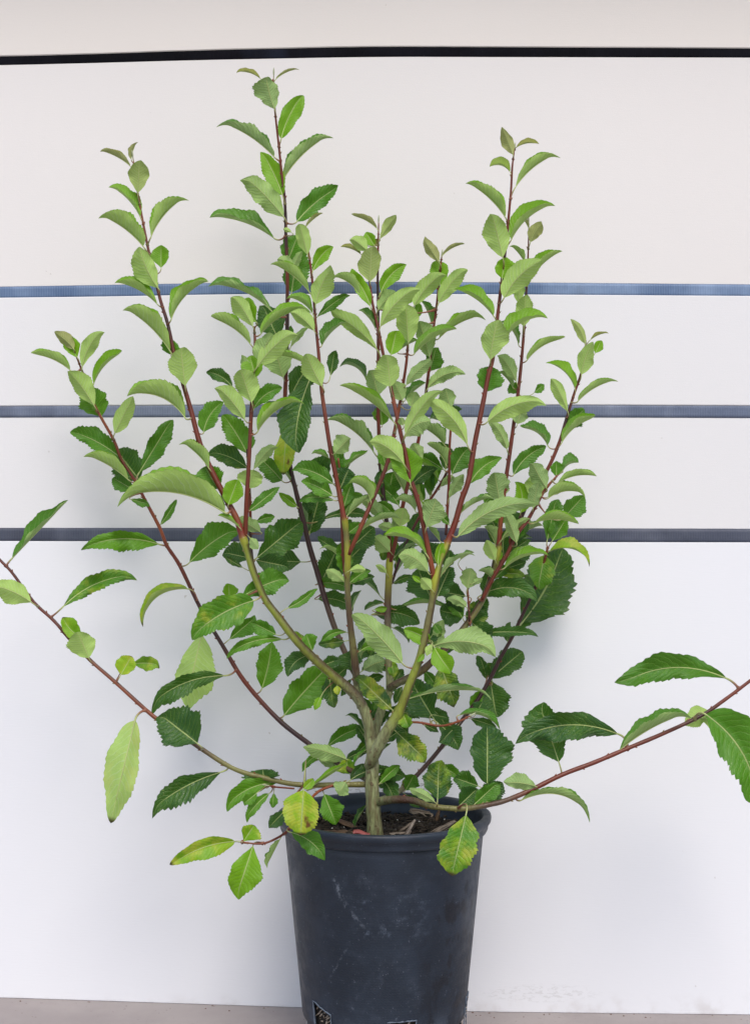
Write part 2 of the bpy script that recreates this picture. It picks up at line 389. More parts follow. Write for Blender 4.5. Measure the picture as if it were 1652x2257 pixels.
pot = empty('nursery_pot', (PX, YP, Z0)); tag(pot, 'tapered dark slate plastic pot holding the shrub, scuffed, with holes at its foot', 'plant pot')
def rpot(z): # outer radius of the body by height
    k = (ZR-.022-z)/(ZR-.022+.66); return .1305 - .0238*max(0, min(1, k))
HOLES = [(-55, -38, -.6215, -.670), (2, 21, -.6335, -.670), (74, 86, -.628, -.672)]
def inhole(th, z):
    for k, (a0, a1, zt_, zb_) in enumerate(HOLES):
        top = zt_ - (max(0, (th-a0)/(a1-a0))*.011 if k == 0 else 0)
        if a0 < th < a1 and zb_ < z < top: return True
    return False
prof = [(.1300, ZR-.0215)] + [(rpot(z), z) for z in np.linspace(ZR-.024, -.652, 130)]
prof += [(rpot(-.66)-.0005, -.657), (rpot(-.66)-.003, -.661), (rpot(-.66)-.0065, -.664), (.1015, -.674), (.0995, -.680), (.096, Z0)]
vs, fs, uvs = lathe(prof, na=360, skip=inhole)
body = mesh_obj('pot_body', vs, fs, M_pot, pot, uvs=uvs)
md = body.modifiers.new('wall', 'SOLIDIFY'); md.thickness = .0022; md.offset = -1
rim_prof = [(.1300, ZR-.0225), (.1345, ZR-.0215), (.1362, ZR-.018), (.1368, ZR-.0125), (.1385, ZR-.0105), (.1402, ZR-.008), (.1408, ZR-.004), (.1402, ZR-.001), (.1385, ZR),
            (.1315, ZR-.0004), (.1298, ZR-.002), (.1290, ZR-.008), (.1275, ZR-.022), (.1265, ZR-.05)]
vs, fs, uvs = lathe(rim_prof, na=240); mesh_obj('rim', vs, fs, M_pot, pot, uvs=uvs)
# pale cut plastic round the holes
M_cut = simple('cut_plastic_edge', (.17,.21,.27,1), .7, .3, 160, .8, (.03,.04,.06,1), .6)
def tube(path, rad, ns=8, cap=True):
    """path: list of Vector, rad: list -> verts, faces, ring index"""
    vs, fs = [], []; n = len(path); prev = None
    for i, p in enumerate(path):
        tg = (path[min(i+1, n-1)]-path[max(i-1, 0)]);
        if tg.length < 1e-9: tg = Vector((0,0,1))
        tg.normalize()
        if prev is None:
            a = Vector((0, -1, 0)); a = a - tg*a.dot(tg)
            if a.length < .1: a = Vector((1,0,0)) - tg*tg.x
        else: a = prev - tg*prev.dot(tg)
        a.normalize(); prev = a; b = tg.cross(a)
        for k in range(ns):
            th = 2*math.pi*k/ns; vs.append(p+(a*math.cos(th)+b*math.sin(th))*rad[i])
    for i in range(n-1):
        for k in range(ns):
            fs.append((i*ns+k, i*ns+(k+1)%ns, (i+1)*ns+(k+1)%ns, (i+1)*ns+k))
    if cap: fs.append(tuple(range(ns))[::-1]); fs.append(tuple((n-1)*ns+k for k in range(ns)))
    return vs, fs
def on_pot(th, z, dr=.0006):
    r = rpot(z)+dr; t_ = R(th); return Vector((PX+r*math.sin(t_), YP-r*math.cos(t_), z))
for k, (a0, a1, zt_, zb_) in enumerate(HOLES):
    dz1 = .011 if k == 0 else 0
    rr = random.Random(k)
    corners = [(a0, zb_), (a0, zt_), (a1, zt_-dz1), (a1, zb_)]; path = []
    for (c0, c1) in zip(corners[:-1], corners[1:]):
        for q in range(12):
            f = q/12; path.append(on_pot(c0[0]+(c1[0]-c0[0])*f+rr.uniform(-.25,.25), c0[1]+(c1[1]-c0[1])*f+rr.uniform(-.0005,.0005)))
    path.append(on_pot(*corners[-1]))
    vs, fs = tube(path, [rr.uniform(.0003, .0012) for _ in path], 6)
    mesh_obj('drain_hole_edge', vs, fs, M_cut, pot)
# potting mix: root ball plus lumpy top
def soil_mat():
    t = NT('potting_mix'); c = objc(t)
    a = t.noise(c, 120, 6, .75); b = t.ss(t.noise(c, 260, 3), .62, .70); d_ = t.ss(t.noise(c, 75, 3), .60, .70)
    col = t.mix(a, (.004, .003, .002, 1), (.018, .013, .009, 1)); col = t.mix(t.math('MULTIPLY', d_, .6), col, (.10, .075, .05, 1)); col = t.mix(t.math('MULTIPLY', b, .6), col, (.30, .24, .15, 1))
    t.base(col, .75, t.bump(t.math('ADD', a, b), 1.0, .003), .45); return t.m
M_soil = soil_mat()
ZS = ZR-.030
rr = random.Random(3); vs, fs = [], []; NR, NA = 34, 120
def sn(x, y, s): return math.sin(x*s+1.3)*math.sin(y*s*1.1+.7)
for k in range(NR):
    r = .1262*k/(NR-1)
    for i in range(NA):
        th = 2*math.pi*i/NA; x = PX+r*math.cos(th); y = YP+r*math.sin(th)
        z = ZS + .004*sn(x, y, 60)+.0025*sn(x, y, 170)+rr.uniform(-.0016, .0016) + .004*max(0, 1-r/.05)
        vs.append((x, y, z))
for k in range(NR-1):
    for i in range(NA): fs.append((k*NA+i, k*NA+(i+1)%NA, (k+1)*NA+(i+1)%NA, (k+1)*NA+i))
b0 = len(vs); zz = list(np.linspace(ZS-.01, -.676, 30))
for k, z in enumerate(zz):
    for i in range(NA):
        th = 2*math.pi*i/NA; r = min(.1262, rpot(max(z, -.66))-.0042-(.006 if z < -.662 else 0)) + rr.uniform(-.0012, .0006)
        vs.append((PX+r*math.cos(th), YP+r*math.sin(th), z))
for i in range(NA): fs.append(((NR-1)*NA+i, (NR-1)*NA+(i+1)%NA, b0+(i+1)%NA, b0+i))
for k in range(len(zz)-1):
    for i in range(NA): fs.append((b0+k*NA+i, b0+k*NA+(i+1)%NA, b0+(k+1)*NA+(i+1)%NA, b0+(k+1)*NA+i))
soil = mesh_obj('potting_mix', vs, fs, M_soil); tag(soil, 'dark damp potting mix filling the slate pot', 'soil', kind='stuff')
# bark chips, splinters, perlite
def chip(loc, size, rot, mat, label, cat='wood chip', name='wood_chip', grp='wood chips on the potting mix', seed=0, taper=.35):
    rr = random.Random(seed); L, Wd, H = size; bm = bmesh.new(); N = 9
    rings = []
    for i in range(N):
        f = i/(N-1); w = Wd*(1-taper*abs(2*f-1)**2*rr.uniform(.6, 1.3)); h = H*(1-.5*abs(2*f-1)**2)
        ring = []
        for k in range(8):
            a = 2*math.pi*k/8; ring.append(bm.verts.new(((f-.5)*L+rr.uniform(-.04,.04)*L, math.cos(a)*w/2*rr.uniform(.75,1.15), math.sin(a)*h/2*rr.uniform(.7,1.2))))
        rings.append(ring)
    for i in range(N-1):
        for k in range(8): bm.faces.new((rings[i][k], rings[i][(k+1)%8], rings[i+1][(k+1)%8], rings[i+1][k]))
    bm.faces.new(rings[0][::-1]); bm.faces.new(rings[-1])
    me = bpy.data.meshes.new(name); bm.to_mesh(me); bm.free(); me.materials.append(mat)
    o = bpy.data.objects.new(name, me); COL.objects.link(o); o.location = loc; o.rotation_euler = rot
    if label: tag(o, label, cat, grp)
    return o
def wood(name, a, b):
    t = NT(name); c = objc(t); g = t.noise(t.scale(c, (30, 500, 500)), 1, 4, .6)
    t.base(t.mix(t.ss(g, .35, .65), a, b), .8, t.bump(g, .9, .0012), .25); return t.m
M_w1 = wood('grey_wood', (.10,.075,.055,1), (.30,.25,.20,1)); M_w2 = wood('pale_wood', (.16,.12,.09,1), (.42,.36,.30,1)); M_w3 = wood('brown_bark', (.05,.03,.018,1), (.14,.09,.055,1))
def soilp(u, v, dz=.004):   # point on the soil seen at (u,v)
    Y = (ZS+dz)/(-(v-CV)/F); return P(u, v, Y)
def wpt(x, y, dz=.004): u, v = d_of('W', x, y); return soilp(u, v, dz)
chip(wpt(1020,490,.012), (.032,.010,.006), (0, R(-58), R(10)), M_w2, 'pale grey splinter of wood standing up right of the trunk', seed=1)
chip(wpt(1000,470,.010), (.030,.006,.005), (0, R(-38), R(-10)), M_w1, 'thin brownish splinter leaning on the pale upright splinter', seed=2)
chip(wpt(870,515,.006), (.062,.008,.005), (0, R(-4), R(4)), M_w1, 'long grey strip of bark along the front rim beside the trunk', seed=3)
chip(wpt(1110,365,.006), (.034,.020,.007), (R(15), R(8), R(-20)), M_w1, 'broad greenish grey wood chip under the right hand low branch', seed=4, taper=.7)
chip(wpt(1240,480,.008), (.050,.010,.008), (0, R(-22), R(25)), M_w1, 'tapered brown bark piece lying toward the right rim', seed=5)
chip(wpt(1212,410,.008), (.026,.008,.006), (0, R(-70), R(20)), M_w3, 'small brown sliver of wood upright near the right rim', seed=6)
chip(wpt(1250,290,.006), (.018,.012,.008), (0, R(-20), R(60)), M_w1, 'small lump of bark at the back rim behind the low branch', seed=7)
chip(wpt(590,440,.008), (.060,.012,.006), (0, R(14), R(-28)), M_w3, 'brown strip of bark left of the trunk', seed=8)
chip(wpt(590,335,.006), (.014,.010,.008), (0, R(-30), R(40)), M_w2, 'pale crumb of wood at the back left of the soil', seed=9)
chip(wpt(540,500,.006), (.040,.014,.006), (R(10), R(3), R(8)), M_w3, 'flat dark bark flake inside the left front rim', seed=10)
# loose crumbs too many to count
rr = random.Random(9); vs, fs = [], []
for i in range(900):
    r = .122*math.sqrt(rr.random()); th = rr.uniform(0, 6.28); x = PX+r*math.cos(th); y = YP+r*math.sin(th); s = rr.uniform(.0008, .0030)
    L = s*rr.uniform(1, 3.5); a = rr.uniform(0, 6.28); z = ZS+.003+rr.uniform(0, .003); b = len(vs); ca, sa = math.cos(a), math.sin(a)
    for (p, q, h) in ((-1,-1,0),(1,-1,0),(1,1,0),(-1,1,0),(-.7,-.7,1),(.8,-.6,1),(.7,.7,1),(-.6,.8,1)):
        vs.append((x+ca*L*p-sa*s*q, y+sa*L*p+ca*s*q, z+h*s*rr.uniform(.5,1.2)+p*L*rr.uniform(-.2,.2)))
    fs += [(b+4,b+5,b+6,b+7),(b,b+1,b+5,b+4),(b+1,b+2,b+6,b+5),(b+2,b+3,b+7,b+6),(b+3,b,b+4,b+7)]
tag(mesh_obj('mulch', vs, fs, wood('mulch_crumbs', (.004,.003,.002,1), (.045,.034,.024,1)), smooth=False), 'dark crumbly mulch scattered over the potting mix', 'mulch', kind='stuff')
M_perl = simple('perlite', (.6,.6,.56,1), .8); vs, fs = [], []
for i in range(46):
    r = .12*math.sqrt(rr.random()); th = rr.uniform(0, 6.28); s = rr.uniform(.0008, .002); cx, cy, cz = PX+r*math.cos(th), YP+r*math.sin(th), ZS+.005; b = len(vs)
    vs += [(cx+s,cy,cz),(cx-s,cy,cz),(cx,cy+s,cz),(cx,cy-s,cz),(cx,cy,cz+s),(cx,cy,cz-s)]
    fs += [(b,b+2,b+4),(b+2,b+1,b+4),(b+1,b+3,b+4),(b+3,b,b+4),(b+2,b,b+5),(b+1,b+2,b+5),(b+3,b+1,b+5),(b,b+3,b+5)]
tag(mesh_obj('perlite', vs, fs, M_perl), 'white perlite grains scattered in the potting mix', 'perlite', kind='stuff')
# pale roots and bark pieces showing in the drain holes
rr = random.Random(12); vs, fs = [], []
for (a0, a1, zt_, zb_) in HOLES:
    for q in range(26):
        c_ = on_pot(rr.uniform(a0, a1), rr.uniform(zb_, zt_-.002), -.0040); d_ = Vector((rr.uniform(-1,1), 0, rr.uniform(-1,1)))
        L = rr.uniform(.002, .007); d_.normalize(); pts_ = [c_-d_*L, c_+Vector((0,-.0008,0)), c_+d_*L]
        a, b = tube(pts_, [rr.uniform(.0003,.0008), rr.uniform(.0006,.0016), .0004], 6); k = len(vs); vs += a; fs += [tuple(x+k for x in f) for f in b]
tag(mesh_obj('roots', vs, fs, M_w2), 'pale roots and bark bits showing in the holes at the foot of the pot', 'roots', kind='stuff')
# red plastic tag sliver by the front rim
p0 = wpt(640, 505, .010); p1 = wpt(755, 520, .010)
vs = []; N = 12
for i in range(N+1):
    f = i/N; p = p0.lerp(p1, f); w = .0012+.0012*f
    for (dy, dz) in ((-w, -.001), (-w, 0), (w, .004), (w, .003)): vs.append((p.x, p.y+dy, p.z+dz+.0015*math.sin(f*5)))
fs = [(i*4+k, i*4+(k+1)%4, (i+1)*4+(k+1)%4, (i+1)*4+k) for i in range(N) for k in range(4)] + [(0,1,2,3), (N*4+3, N*4+2, N*4+1, N*4)]
tag(mesh_obj('plastic_tag', vs, fs, simple('pink_plastic', (.42,.12,.11,1), .4, .5, 60, .7, (.12,.03,.03,1))), 'pinkish red plastic sliver lying at the front rim by the trunk', 'plant tag')
# white block the pot stands on
bx, by, bz = .0985, .098, Z0
vs, fs = [], []
def rbox(x0, x1, y0, y1, z0, z1, b=.002):
    bm = bmesh.new(); r = bmesh.ops.create_cube(bm, size=1)
    for v in bm.verts: v.co = Vector(((x0+x1)/2+v.co.x*(x1-x0), (y0+y1)/2+v.co.y*(y1-y0), (z0+z1)/2+v.co.z*(z1-z0)))
    bmesh.ops.bevel(bm, geom=bm.edges[:], offset=b, segments=2, affect='EDGES'); return bm
bm = rbox(PX-.104, PX+.085, YP-.095, YP+.095, fz(PX)-.004, Z0-.0005)
me = bpy.data.meshes.new('block'); bm.to_mesh(me); bm.free(); me.materials.append(simple('white_block', (.72,.70,.69,1), .6))
o = bpy.data.objects.new('block', me); COL.objects.link(o); tag(o, 'white block under the slate pot, just showing at the lower left of its foot', 'block')

# ------------------------------------------------------------------ the shrub: stems
YG = (.36,.38,.03); RED = (.150,.028,.012); RED2 = (.23,.058,.020); DRK = (.045,.016,.015); GRN = (.24,.29,.035); TAN = (.27,.30,.135); OLV = (.19,.185,.055); BRN = (.10,.060,.035)
BASE = P(826, 1836, 1.865)
ROOT = empty('shrub', BASE); tag(ROOT, 'leafy green shrub with red brown stems and toothed leaves growing in the slate pot', 'shrub')
# name: [(u, v, radius px, Y, colour, woodiness)...]
ST = {
'trunk': [(827,1850,19,1.865,TAN,1),(825,1820,17.5,1.865,TAN,1),(821,1770,16,1.866,TAN,1),(819,1725,15.5,1.868,TAN,1),(820,1690,15.5,1.87,TAN,1),(819,1655,12.5,1.88,TAN,1),(813,1615,12,1.885,TAN,1)],
'S1': [(816,1640,11,1.885,TAN,1),(812,1600,11.5,1.882,TAN,.9),(800,1560,11.5,1.88,TAN,.8),(778,1527,11.5,1.875,TAN,.7),(735,1490,10,1.87,GRN,.5),(690,1450,9.5,1.865,GRN,.4),(650,1408,9,1.86,GRN,.3),(612,1358,8.5,1.86,GRN,.3),(584,1320,8,1.86,GRN,.2),(560,1265,8,1.86,GRN,.2),(545,1215,8,1.86,GRN,.1),(537,1190,9.6,1.86,YG,.1),(533,1180,8,1.86,RED2,0),(522,1145,7,1.86,RED2,0),(500,1103,6.5,1.862,RED,0),(470,1045,6.3,1.865,RED,0),(443,985,6,1.868,RED,0),(421,905,5.3,1.872,RED,0),(405,850,4.8,1.875,RED,0),(385,785,4.3,1.88,RED,0),(370,715,3.8,1.885,DRK,0),(350,648,3.4,1.89,RED,0),(325,540,2.9,1.90,RED,0),(305,432,2.2,1.91,RED2,0),(297,375,1.4,1.915,RED2,0),(293,345,1,1.915,GRN,0)],
'S2': [(540,1196,5,1.862,RED,0),(542,1140,5.2,1.858,RED,0),(544,1092,5,1.855,RED,0),(548,1028,4.8,1.853,RED,0),(552,943,4.5,1.853,RED,0),(555,885,4.2,1.855,RED,0),(560,817,3.8,1.858,RED2,0),(562,760,3.3,1.86,RED,0),(560,722,2.4,1.862,RED2,0)],
'S2b': [(556,1240,3.6,1.90,DRK,0),(552,1190,3.6,1.90,DRK,0),(551,1110,3.4,1.895,RED,0),(548,1050,3.2,1.89,DRK,0),(545,990,2.8,1.89,DRK,0)],
'S4': [(796,1560,10,1.882,TAN,1),(788,1520,9,1.888,TAN,.9),(783,1470,8.5,1.885,BRN,.8),(777,1420,8,1.882,OLV,.7),(771,1370,7,1.88,BRN,.6),(765,1290,6.6,1.875,OLV,.4),(766,1226,7.6,1.87,YG,.1),(763,1180,6.2,1.868,OLV,.1),(760,1150,7.6,1.866,YG,0),(757,1138,6,1.865,RED2,0),(750,1100,5.6,1.864,RED2,0),(740,1050,5.4,1.862,RED,0),(727,985,5,1.862,RED,0),(717,920,4.6,1.863,RED,0),(708,855,4.2,1.865,RED2,0),(702,780,3.6,1.868,RED,0),(695,710,3.2,1.872,RED,0),(690,640,2.8,1.876,RED,0),(682,570,2.2,1.88,RED2,0),(672,520,1.3,1.882,GRN,0)],
'S4b': [(768,1222,5,1.868,RED,0),(795,1162,5,1.862,RED2,0),(815,1115,4.8,1.865,RED,0),(833,1073,4.6,1.872,RED,0),(850,1030,4.4,1.878,RED,0),(864,975,4.2,1.885,RED,0),(874,925,4,1.888,RED2,0),(884,870,3.6,1.888,RED,0),(895,800,3.2,1.888,RED,0),(898,760,2.6,1.886,RED2,0)],
'S4c': [(763,1290,3,1.885,RED,0),(757,1240,3.2,1.888,RED,0),(753,1160,3.2,1.89,RED,0),(750,1060,2.6,1.893,RED,0),(745,1010,2.2,1.895,RED2,0)],
'S3': [(800,1520,8,1.90,TAN,1),(786,1492,7.5,1.91,BRN,.8),(765,1450,6.6,1.93,BRN,.5),(738,1385,6.4,1.945,BRN,.4),(716,1320,6.2,1.955,DRK,.2),(700,1265,6,1.962,DRK,.1),(682,1205,5.8,1.967,DRK,0),(665,1135,5.6,1.97,DRK,0),(650,1075,5,1.972,DRK,0),(640,1030,4.8,1.973,DRK,0),(630,960,4.8,1.972,RED,0),(628,880,4.6,1.97,RED,0),(632,780,4.4,1.966,DRK,0),(633,680,4.2,1.962,DRK,0),(633,600,4,1.958,RED,0),(630,520,3.6,1.955,DRK,0),(628,450,3.3,1.952,DRK,0),(621,385,2.9,1.95,RED,0),(613,310,2.5,1.948,RED,0),(606,245,2.1,1.946,RED,0),(603,190,1.3,1.945,RED2,0),(603,165,.8,1.945,GRN,0)],
'S5': [(822,1650,9,1.905,TAN,1),(830,1600,10,1.91,TAN,1),(842,1560,9.5,1.915,TAN,.9),(858,1520,8.5,1.915,TAN,.8),(855,1430,8,1.92,TAN,.7),(854,1335,7.5,1.925,BRN,.4),(858,1243,8.2,1.928,YG,.1),(858,1228,6.2,1.929,RED2,0),(857,1190,5,1.93,RED,0),(852,1154,5,1.93,DRK,0),(845,1095,4.8,1.932,DRK,0),(838,1027,4.5,1.933,DRK,0),(834,940,4.2,1.933,RED,0),(833,894,4,1.932,RED,0),(833,800,3.6,1.93,RED,0),(833,700,3.2,1.927,DRK,0),(832,610,2.8,1.923,DRK,0),(833,540,2.2,1.92,RED,0),(834,490,1.2,1.918,RED2,0)],
'S7': [(860,1238,4.4,1.925,RED,0),(872,1190,4.8,1.922,RED,0),(882,1140,4.6,1.92,RED,0),(893,1090,4.4,1.918,RED,0),(908,1030,4,1.918,RED,0),(923,963,3.9,1.918,RED,0),(935,890,3.7,1.917,DRK,0),(944,820,3.4,1.915,RED,0),(953,740,3,1.912,RED,0),(962,670,2.6,1.91,RED,0),(967,620,2.4,1.908,RED2,0),(973,565,1.3,1.906,RED2,0)],
'S7b': [(863,1285,3.4,1.945,DRK,0),(880,1235,3.2,1.95,DRK,0),(905,1175,3.2,1.955,DRK,0),(935,1120,3,1.955,RED,0),(962,1080,3,1.955,RED,0),(985,1040,2.6,1.952,DRK,0)],
'S10': [(982,1180,3.2,1.90,DRK,0),(985,1130,3.4,1.902,RED,0),(989,1060,3.3,1.905,RED,0),(990,990,3,1.906,RED,0),(993,935,2.6,1.907,RED2,0),(991,905,1.6,1.907,RED2,0)],
'S6': [(959,1290,7,1.845,RED,0),(949,1240,6,1.84,RED2,0),(937,1180,5.8,1.838,RED,0),(922,1110,5.5,1.836,RED,0),(903,1050,5.2,1.836,RED,0),(893,1000,5,1.838,RED,0),(878,935,4.6,1.84,RED,0),(862,860,4.2,1.845,RED2,0),(848,800,3.8,1.85,RED,0),(834,730,3.4,1.855,RED,0),(821,670,3,1.86,RED,0),(813,612,2.2,1.865,RED2,0),(810,570,1.2,1.868,GRN,0)],
'S8': [(812,1690,11,1.868,TAN,.9),(822,1668,13,1.858,TAN,.9),(847,1620,12.5,1.85,TAN,.8),(879,1568,11,1.845,GRN,.4),(900,1514,10,1.843,GRN,.3),(921,1461,9,1.842,GRN,.3),(938,1397,8.5,1.842,OLV,.2),(952,1325,8,1.842,OLV,.2),(959,1280,9.4,1.842,YG,.1),(970,1239,6,1.845,GRN,.1),(982,1208,8.2,1.847,YG,0),(988,1190,7.2,1.849,RED2,0),(1003,1150,6.8,1.85,RED,0),(1017,1100,6.4,1.852,RED,0),(1032,1058,6,1.853,RED,0),(1045,980,5.8,1.856,RED,0),(1061,902,5.4,1.86,RED,0),(1075,830,5,1.864,RED,0),(1085,790,4.8,1.866,RED2,0),(1093,720,4.2,1.87,RED,0),(1099,670,3.8,1.872,RED,0),(1108,595,3.5,1.876,DRK,0),(1117,510,3,1.88,RED,0),(1125,425,2.6,1.884,RED,0),(1128,370,2.2,1.887,RED,0),(1133,330,1.2,1.889,RED2,0)],
'S11': [(858,1516,9,1.913,TAN,.9),(880,1504,8.5,1.905,TAN,.8),(921,1484,8.2,1.90,OLV,.7),(951,1459,7.8,1.898,BRN,.6),(990,1420,7.2,1.898,BRN,.4),(1020,1386,6.8,1.90,OLV,.3),(1060,1327,6.6,1.903,OLV,.2),(1084,1268,6.6,1.906,OLV,.1),(1097,1213,8,1.908,YG,0),(1099,1198,6,1.909,RED2,0),(1101,1170,5,1.909,RED2,0),(1105,1130,5,1.91,RED2,0),(1112,1070,4.8,1.912,RED,0),(1122,1003,4.6,1.914,RED,0),(1132,930,4.2,1.917,RED,0),(1142,857,3.8,1.92,RED,0),(1148,800,3.5,1.922,RED,0),(1153,740,3.2,1.924,RED,0),(1158,660,2.8,1.927,DRK,0),(1162,590,2.3,1.93,RED,0),(1164,525,1.4,1.932,RED2,0),(1164,490,.8,1.932,RED2,0)],
'S12': [(1062,1322,4,1.895,RED,0),(1085,1275,4.4,1.893,RED,0),(1115,1225,4.5,1.892,RED,0),(1142,1173,4.3,1.892,RED,0),(1160,1150,4.2,1.893,RED,0),(1180,1115,3.8,1.894,RED,0),(1200,1080,3.4,1.896,RED2,0),(1225,1050,1.8,1.898,RED2,0)],
'S13': [(1078,1285,4.4,1.915,RED,0),(1105,1230,4.8,1.92,RED,0),(1130,1180,4.8,1.925,RED,0),(1152,1130,4.8,1.928,DRK,0),(1174,1085,4.4,1.93,RED,0),(1206,1034,4.2,1.932,RED,0),(1231,977,3.8,1.935,RED,0),(1248,921,3.4,1.938,DRK,0),(1265,866,3,1.94,RED,0),(1279,824,2.4,1.942,RED,0),(1289,765,1.2,1.944,RED2,0)],
'S14': [(838,1762,6,1.89,TAN,.9),(870,1750,6,1.93,TAN,.8),(905,1722,5.4,1.965,BRN,.5),(955,1668,5,1.985,DRK,.2),(1015,1591,4.8,1.995,DRK,0),(1050,1545,4.6,2.0,DRK,0),(1079,1497,4.4,2.005,DRK,0),(1102,1450,4.2,2.007,DRK,0),(1126,1408,4,2.008,DRK,0),(1145,1367,3.8,2.008,DRK,0),(1172,1310,3.4,2.006,DRK,0),(1195,1250,3,2.004,RED,0),(1206,1208,2.6,2.0,RED2,0)],
'S15': [(832,1768,10,1.865,TAN,.9),(850,1764,9.5,1.85,TAN,.9),(880,1762,8.5,1.83,BRN,.7),(912,1765,7.5,1.815,BRN,.6),(944,1776,6.6,1.80,OLV,.5),(985,1781,6.2,1.795,OLV,.4),(1024,1782,6,1.795,OLV,.3),(1070,1775,5.8,1.80,BRN,.2),(1112,1765,5.6,1.805,BRN,.1),(1170,1741,5.4,1.815,RED,0),(1237,1708,5.2,1.825,RED,0),(1310,1680,5,1.835,RED,0),(1381,1650,4.8,1.845,RED,0),(1460,1617,4.6,1.855,RED,0),(1543,1578,4.2,1.865,DRK,0),(1595,1543,4,1.87,RED,0),(1651,1501,3.6,1.875,RED,0),(1720,1448,3.2,1.88,RED,0)],
'S16': [(818,1730,8,1.872,TAN,.8),(797,1729,6.5,1.875,OLV,.5),(740,1730,6,1.87,OLV,.4),(653,1729,5.6,1.865,OLV,.3),(576,1713,5.4,1.862,OLV,.2),(510,1692,5.2,1.862,OLV,.1),(430,1641,4.9,1.864,BRN,0),(382,1608,4.6,1.868,BRN,0),(336,1577,4.4,1.872,RED2,0),(256,1505,4.1,1.88,RED2,0),(200,1456,4,1.888,RED2,0),(155,1410,3.8,1.895,RED,0),(120,1369,3.6,1.90,RED,0),(75,1327,3.4,1.905,RED,0),(27,1262,3.1,1.91,RED,0),(-5,1228,2.9,1.912,RED,0),(-60,1160,2.5,1.915,RED,0)],
'S17': [(818,1722,7,1.885,TAN,.8),(791,1708,7,1.90,BRN,.6),(731,1674,5.6,1.93,BRN,.3),(675,1635,5.4,1.95,DRK,.1),(621,1593,5.2,1.965,DRK,0),(570,1540,5,1.975,RED,0),(529,1488,4.8,1.98,RED,0),(490,1422,4.6,1.985,DRK,0),(443,1343,4.4,1.988,DRK,0),(397,1248,4.2,1.99,RED,0),(368,1203,4,1.99,RED,0),(352,1163,3.9,1.99,RED2,0),(323,1108,3.6,1.99,RED,0),(295,1055,3.4,1.99,RED,0),(267,1012,3.4,1.99,RED,0),(251,970,3.2,1.988,RED2,0),(208,892,2.8,1.985,RED2,0),(184,825,2.4,1.982,RED,0),(165,777,1.4,1.98,RED2,0)],
'S18': [(760,1724,3,1.86,RED2,0),(701,1745,3,1.84,RED2,0),(665,1790,3,1.80,RED2,0),(637,1828,2.8,1.77,RED,0),(605,1850,2.5,1.755,RED,0),(573,1860,2.2,1.75,RED,0),(534,1856,1.5,1.75,RED2,0)],
'S19': [(648,1738,2,1.855,RED2,0),(610,1735,1.8,1.845,RED,0),(592,1732,1.4,1.84,RED,0)],
'S20': [(862,1594,3,1.87,TAN,.5),(919,1592,2.6,1.86,RED2,0),(970,1600,2.6,1.855,RED2,0),(1010,1590,2.4,1.85,RED2,0),(1035,1578,1.4,1.85,RED2,0)],
'S21': [(1034,1370,2.2,1.89,DRK,0),(1030,1300,2,1.885,RED2,0),(1028,1265,1.4,1.883,RED2,0)],
}
def catmull(pts, sub=5):
    out = []; n = len(pts)
    arr = [np.array([p[0],p[1],p[2],p[3],*p[4],p[5]], float) for p in pts]
    for i in range(n-1):
        p0, p1, p2, p3 = arr[max(i-1,0)], arr[i], arr[i+1], arr[min(i+2,n-1)]
        for k in range(sub):
            t = k/sub; out.append(.5*((2*p1)+(-p0+p2)*t+(2*p0-5*p1+4*p2-p3)*t*t+(-p0+3*p1-3*p2+p3)*t**3))
    out.append(arr[-1]); return out
CURVES = {k: catmull(v) for k, v in ST.items()}
BR = {}
TWO = {'S1': 1, 'S16': 0, 'S8': 1, 'S11': -1}
def make_branch(key):
    c = CURVES[key]; rr = random.Random(hash(key) % 1000 if False else sum(map(ord, key)))
    path = [P(q[0], q[1], q[3]) for q in c]
    rad = [max(.35, q[2])*q[3]/F*(1+.05*rr.uniform(-1, 1)) for q in c]
    ns = 14 if c[0][2] > 7 else 10
    vs, fs = tube(path, rad, ns)
    cols = []
    for i, q in enumerate(c):
        for k in range(ns):
            col = np.array(q[4:7]); n = (vs[i*ns+k]-path[i]).normalized()
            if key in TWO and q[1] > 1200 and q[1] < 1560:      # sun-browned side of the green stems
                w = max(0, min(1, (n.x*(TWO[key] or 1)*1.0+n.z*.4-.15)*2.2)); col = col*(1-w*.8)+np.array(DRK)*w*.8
            cols.append((col[0], col[1], col[2], q[7]))
    o = mesh_obj('trunk' if key == 'trunk' else 'branch', vs, fs, M_bark, ROOT, loc=path[0] if key != 'trunk' else BASE, cols={'bark': cols})
    BR[key] = o
for key in ST: make_branch(key)
SP = []   # samples for attaching leaves
for key, c in CURVES.items():
    for i, q in enumerate(c):
        if key != 'trunk' or True: SP.append((q[0], q[1], q[3], key, i, q[2]))
SPA = np.array([(s[0], s[1]) for s in SP])
